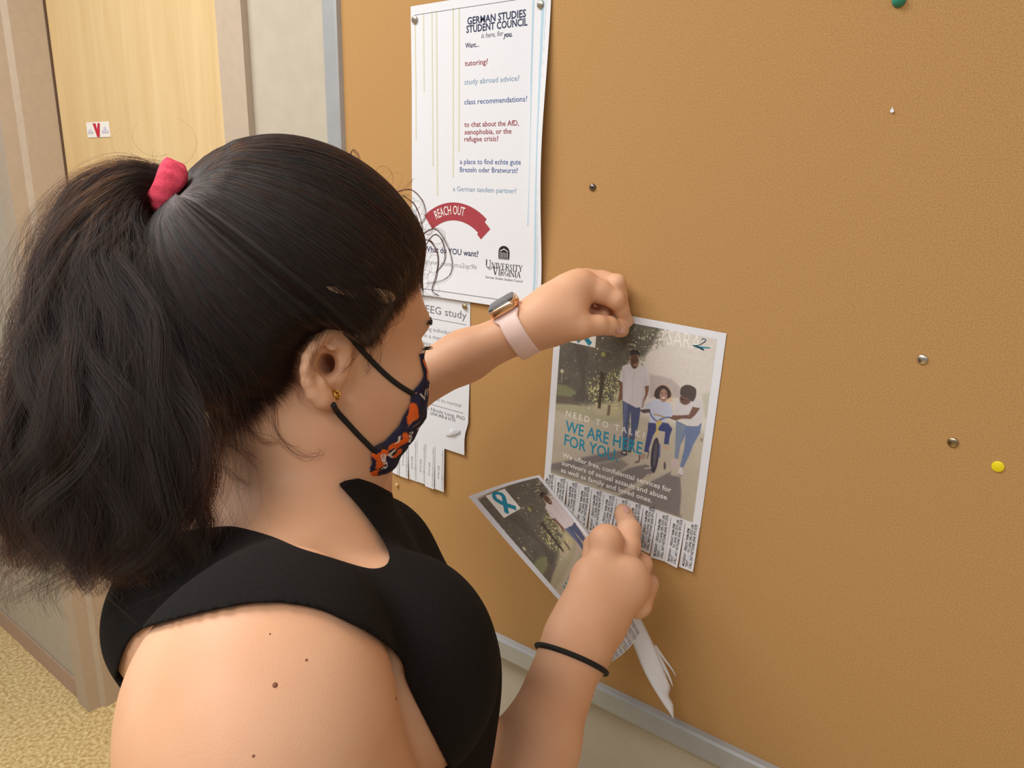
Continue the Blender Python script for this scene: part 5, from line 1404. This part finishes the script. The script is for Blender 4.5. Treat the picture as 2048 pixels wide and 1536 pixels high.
F = [(a*6+b, a*6+(b+1) % 6, (a+1)*6+(b+1) % 6, (a+1)*6+b) for a in range(nk-1) for b in range(6)]+[tuple(range(6)), tuple((nk-1)*6+b for b in range(6))]
wpart('watch_band', prof, F, M['band'])
side = np.cross(upw, wdir)
topc = P[0]+upw*.0045
def rbox(c, ax, half, rad, n=6, dome=.0):
    """rounded box with its corners rounded in the plane of the dial"""
    hx, hy, hz = half; V = []; ringn = 4*n
    def ring(sc, z):
        out = []
        for q, (sx, sy) in enumerate([(1, 1), (-1, 1), (-1, -1), (1, -1)]):
            for i in range(n):
                a = (q+i/(n-1))*math.pi/2
                out.append(c+ax[0]*((sx*(hx-rad)+math.cos(a)*rad)*sc)+ax[1]*((sy*(hy-rad)+math.sin(a)*rad)*sc)+ax[2]*z)
        return out
    lv = [(.80, -hz), (.95, -hz*.8), (1, -hz*.3), (1, hz*.3), (.96, hz*.8), (.86, hz)]
    for sc, z in lv: V += ring(sc, z)
    F = [(l*ringn+i, l*ringn+(i+1) % ringn, (l+1)*ringn+(i+1) % ringn, (l+1)*ringn+i) for l in range(len(lv)-1) for i in range(ringn)]
    F += [tuple(range(ringn))[::-1], tuple((len(lv)-1)*ringn+i for i in range(ringn))]
    return np.array(V), F
V, F = rbox(topc, (wdir, side, upw), (.0165, .0190, .0050), .0075); wpart('watch_case', V, F, M['rose'])
V, F = rbox(topc+upw*.0042, (wdir, side, upw), (.0152, .0177, .0018), .007); wpart('watch_screen', V, F, M['glass'])
cc = topc+wdir*.0172+side*(-.006)+upw*.0005
V, F = tubeVF(np.array([cc, cc+wdir*.0018, cc+wdir*.0020]), [.0032, .0032, .0026], 14); wpart('watch_crown', V, F, M['rose'])
# blue waistband glimpsed under the arm
M['blue'] = mat('royal_blue_cloth', (44, 44, 168), .8, noise=.08, nscale=200, bump=.3, bscale=900)
V, F = sphereVF(np.zeros(3), 1., 24, 12); V = V*np.array([.013, .014, .012])+cw(1014, 1568, .64)
sf = mesh('waist_cord', c2w(V), F, M['blue'], smooth=True); child_of(sf, person)

# ---- trousers and shoes (below the picture)
def lower():
    hipz = np.array([0, 0, 0]); base = w2c(np.array([c2w(cw(600, 1700, .66))[0], c2w(cw(600, 1700, .66))[1], .98]))
    dn = _down = RM.T@np.array([0, 0, -1.]); lat = np.array([0, 0, 1.]); lat = lat-dn*(lat@dn); lat /= np.linalg.norm(lat); fw = np.cross(lat, dn)
    it = [(Ell(base+dn*.04, (.15, .14, .17)), 0, 'u')]
    sh = []
    for s_ in (-1, 1):
        h_ = base+lat*s_*.085+dn*.06; k_ = h_+dn*.42+fw*.02; a_ = h_+dn*.86
        it += [(Cone(h_, k_, .085, .060), .04, 'u'), (Cone(k_, a_, .060, .042), .03, 'u')]; sh.append(a_)
    g_ = Grp(it); V, F = surface_nets(lambda P, a, b: g_.d(P, a, b), g_.lo-.02, g_.hi+.02, .008, N=12)
    o = mesh('trousers', c2w(relax(V, F, 2)), F, mat('dark_blue_denim', (38, 42, 60), .9, noise=.1, nscale=300), smooth=True); child_of(o, person)
    for a_ in sh:
        w = c2w(a_); V, F = surface_nets(lambda P, a, b: Cone((0, 0, 0), (0, .15, -.015), .042, .036, (0, 0, 1), 1.3).d(P), (-.07, -.07, -.07), (.07, .22, .07), .006, N=12)
        fwd = np.array([fw@RM[0], fw@RM[1]]); sgn = 1 if fwd@np.array([0.6, .8]) > 0 else -1; th_ = math.atan2(sgn*fwd[1], sgn*fwd[0])-math.pi/2
        c_, s_ = math.cos(th_), math.sin(th_); W = np.stack([w[0]+V[:, 0]*c_-V[:, 1]*s_, w[1]+V[:, 0]*s_+V[:, 1]*c_, np.maximum(V[:, 2]+.036, .001)], 1)
        o = mesh('shoe', W, F, mat('white_canvas', (210, 206, 200), .8, noise=.03), smooth=True); child_of(o, person)
lower()

# ------------------------------------------------------------------ the sheets held in the right hand
def zb(px, py): return .75*FPX/(_n[0]*(px-1024)+_n[1]*(py-768)+_n[2]*FPX)
held = empty('folded_flyer', tuple(c2w(cw(1180, 1150, .86))))
tag(held, 'bent second flyer with a teal ribbon, gripped in the lower hand and curling behind it', 'flyer')
# front panel: (s along the sheet, t across): left edge and fold line through control points
Lc = catmull([cw(937, 993, .905), cw(1018, 1088, .885), cw(1110, 1192, .868), cw(1172, 1262, .862), cw(1226, 1322, .862)], 60)
Rc = catmull([cw(1078, 950, .925), cw(1127, 1008, .905), cw(1181, 1078, .874), cw(1236, 1180, .868), cw(1284, 1262, .866)], 60)
def held_fn(x, y, lift=0.):
    """x: 0..w across the front panel, y: 0..h down"""
    x = np.atleast_1d(np.asarray(x, float)); y = np.atleast_1d(np.asarray(y, float)); x, y = np.broadcast_arrays(x, y)
    s_ = np.clip(y/HLD_H, 0, 1)*59; i = np.clip(s_.astype(int), 0, 58); f = (s_-i)[:, None]
    A = Lc[i]*(1-f)+Lc[i+1]*f; B_ = Rc[i]*(1-f)+Rc[i+1]*f; t = (x/HLD_W)[:, None]
    P = A*(1-t)+B_*t
    n_ = np.cross(Rc[i]-Lc[i], Lc[np.clip(i+1, 0, 59)]-Lc[i]); n_ /= np.linalg.norm(n_, axis=1)[:, None]; n_ *= np.sign(-n_[:, 2:3])
    bulge = (np.sin(np.pi*np.clip(t, 0, 1))*.010)*(1-.5*(y/HLD_H)[:, None])
    return c2w(P+n_*(bulge+np.reshape(lift, (-1, 1)) if np.ndim(lift) else n_*0+n_*(bulge+lift)))
def held_fn(x, y, lift=0.):
    x = np.atleast_1d(np.asarray(x, float)); y = np.atleast_1d(np.asarray(y, float)); x, y = np.broadcast_arrays(x, y)
    s_ = np.clip(y/HLD_H, 0, 1)*59; i = np.clip(s_.astype(int), 0, 58); f = (s_-i)[:, None]
    A = Lc[i]*(1-f)+Lc[i+1]*f; B_ = Rc[i]*(1-f)+Rc[i+1]*f; t = (x/HLD_W)[:, None]
    n_ = np.cross(Rc[i]-Lc[i], Lc[np.clip(i+1, 0, 59)]-Lc[i]); n_ /= np.linalg.norm(n_, axis=1)[:, None]; n_ = n_*np.sign(-n_[:, 2:3])
    return c2w(A*(1-t)+B_*t+n_*(np.sin(np.pi*np.clip(t, 0, 1))*.008+np.asarray(lift).reshape(-1, 1)))
HLD_W, HLD_H = .134, .2795
sh_ = sheet('front_panel', held_fn, HLD_W, .238, M['paper'], 16, 40); child_of(sh_, held)
# its print: the left part of the same photograph
nx2 = int((HLD_W-.004-PX0)/.0008); ny2 = int((PY1-PY0)/.0008)
xs = np.linspace(PX0, HLD_W-.006, nx2); ys = np.linspace(PY0, PY1, ny2); Xh, Yh = np.meshgrid(xs, ys, indexing='ij')
ii = np.clip(((Xh-PX0)/CELL).astype(int), 0, NX-1); jj = np.clip(((Yh-PY0)/CELL).astype(int), 0, NY-1)
hp = mesh('printed_photo', held_fn(Xh.ravel(), Yh.ravel(), .0003), gridF(nx2, ny2), M['print'], smooth=True, col=lin(IMG[ii, jj].reshape(-1, 3)*np.array([1, .98, .96]))); child_of(hp, held)
flyer_marks(held, lambda x, y, l=0.: held_fn(x, y, l+.0003))
def ht(body, x, y, h, w, col): return put_text('lettering', body, held, I[col], lambda a, b, l: held_fn(a, b, .0006), x, y, h, width=w, bold=.012)
ht('WE ARE', .026, .156, .0148, .066, 'teal'); ht('FOR YOU.', .026, .176, .0148, .075, 'teal')
# cut tabs at its lower end
for k in range(7):
    x0 = k*HLD_W/7; x1 = x0+HLD_W/7-.0006; xs = np.linspace(x0, x1, 3); ys = np.linspace(.2375, .2795, 7); Xg, Yg = np.meshgrid(xs, ys, indexing='ij')
    W = held_fn(Xg.ravel(), Yg.ravel(), 0.)+np.array([0, -1., 0])*(.001+.003*((k*37) % 5)/5*((Yg.ravel()-.2375)/.04)[:, None])
    tb = mesh('tear_off_tab', W, gridF(3, 7), M['paper'], smooth=True); child_of(tb, held)
    for i in range(3):
        V, F = text2d(['MONDAY - FRIDAY 9AM-5PM', 'TEXT SARA TO (434) 295-7273 OR', 'CALL 24/7 HOTLINE (434) 977-7273'][i], .022); P = V*(.003/.7); P[:, 0] *= .037/P[:, 0].max()
        X = x0+.006+i*.0042-P[:, 1]; Y = .2770-P[:, 0]
        o = mesh('lettering', held_fn(X, Y, .0006)+np.array([0, -1., 0])*(.0012+.003*((k*37) % 5)/5*((Y-.2375)/.04)[:, None]), F, I['grey']); o.parent = tb
# the curled-back half: blank reverse seen below the hand, and its pale outer edge beside the fold
def strip(name, A, B_, n=24, bow=.004, label=None, m=None):
    A = catmull([cw(*p) for p in A], n); B2 = catmull([cw(*p) for p in B_], n); k_ = 7; V = []
    for j in range(k_):
        t = j/(k_-1); V.append(A*(1-t)+B2*t-np.array([0, 0, 1])*math.sin(math.pi*t)*bow)
    V = np.stack(V, 1).reshape(-1, 3); o = mesh(name, c2w(V), gridF(n, k_), m or M['paper'], smooth=True); child_of(o, held)
    s_ = o.modifiers.new('s', 'SOLIDIFY'); s_.thickness = .00015; return o
strip('back_panel', [(1225, 1190, .880), (1240, 1235, .872), (1258, 1268, .866), (1287, 1340, .862), (1318, 1395, .864), (1346, 1436, .868)],
      [(1262, 1195, .890), (1272, 1220, .880), (1286, 1246, .874), (1312, 1300, .868), (1336, 1362, .868), (1341, 1376, .870), (1338, 1392, .870), (1347, 1410, .870), (1347, 1436, .870)], bow=.003)
strip('torn_tab', [(1300, 1285, .874), (1318, 1322, .872), (1334, 1350, .872), (1345, 1373, .874)], [(1309, 1290, .876), (1330, 1328, .876), (1343, 1358, .876), (1346, 1372, .877)], bow=.001)
strip('torn_tab', [(1308, 1292, .884), (1326, 1318, .884), (1342, 1338, .884), (1351, 1352, .884)], [(1312, 1289, .886), (1331, 1317, .886), (1344, 1335, .886), (1352, 1350, .886)], bow=.001)
strip('rolled_edge', [(1079, 949, .924), (1128, 1007, .904), (1172, 1072, .880), (1200, 1120, .875)], [(1090, 960, .945), (1140, 1020, .925), (1184, 1070, .892), (1215, 1125, .885)], bow=.002)
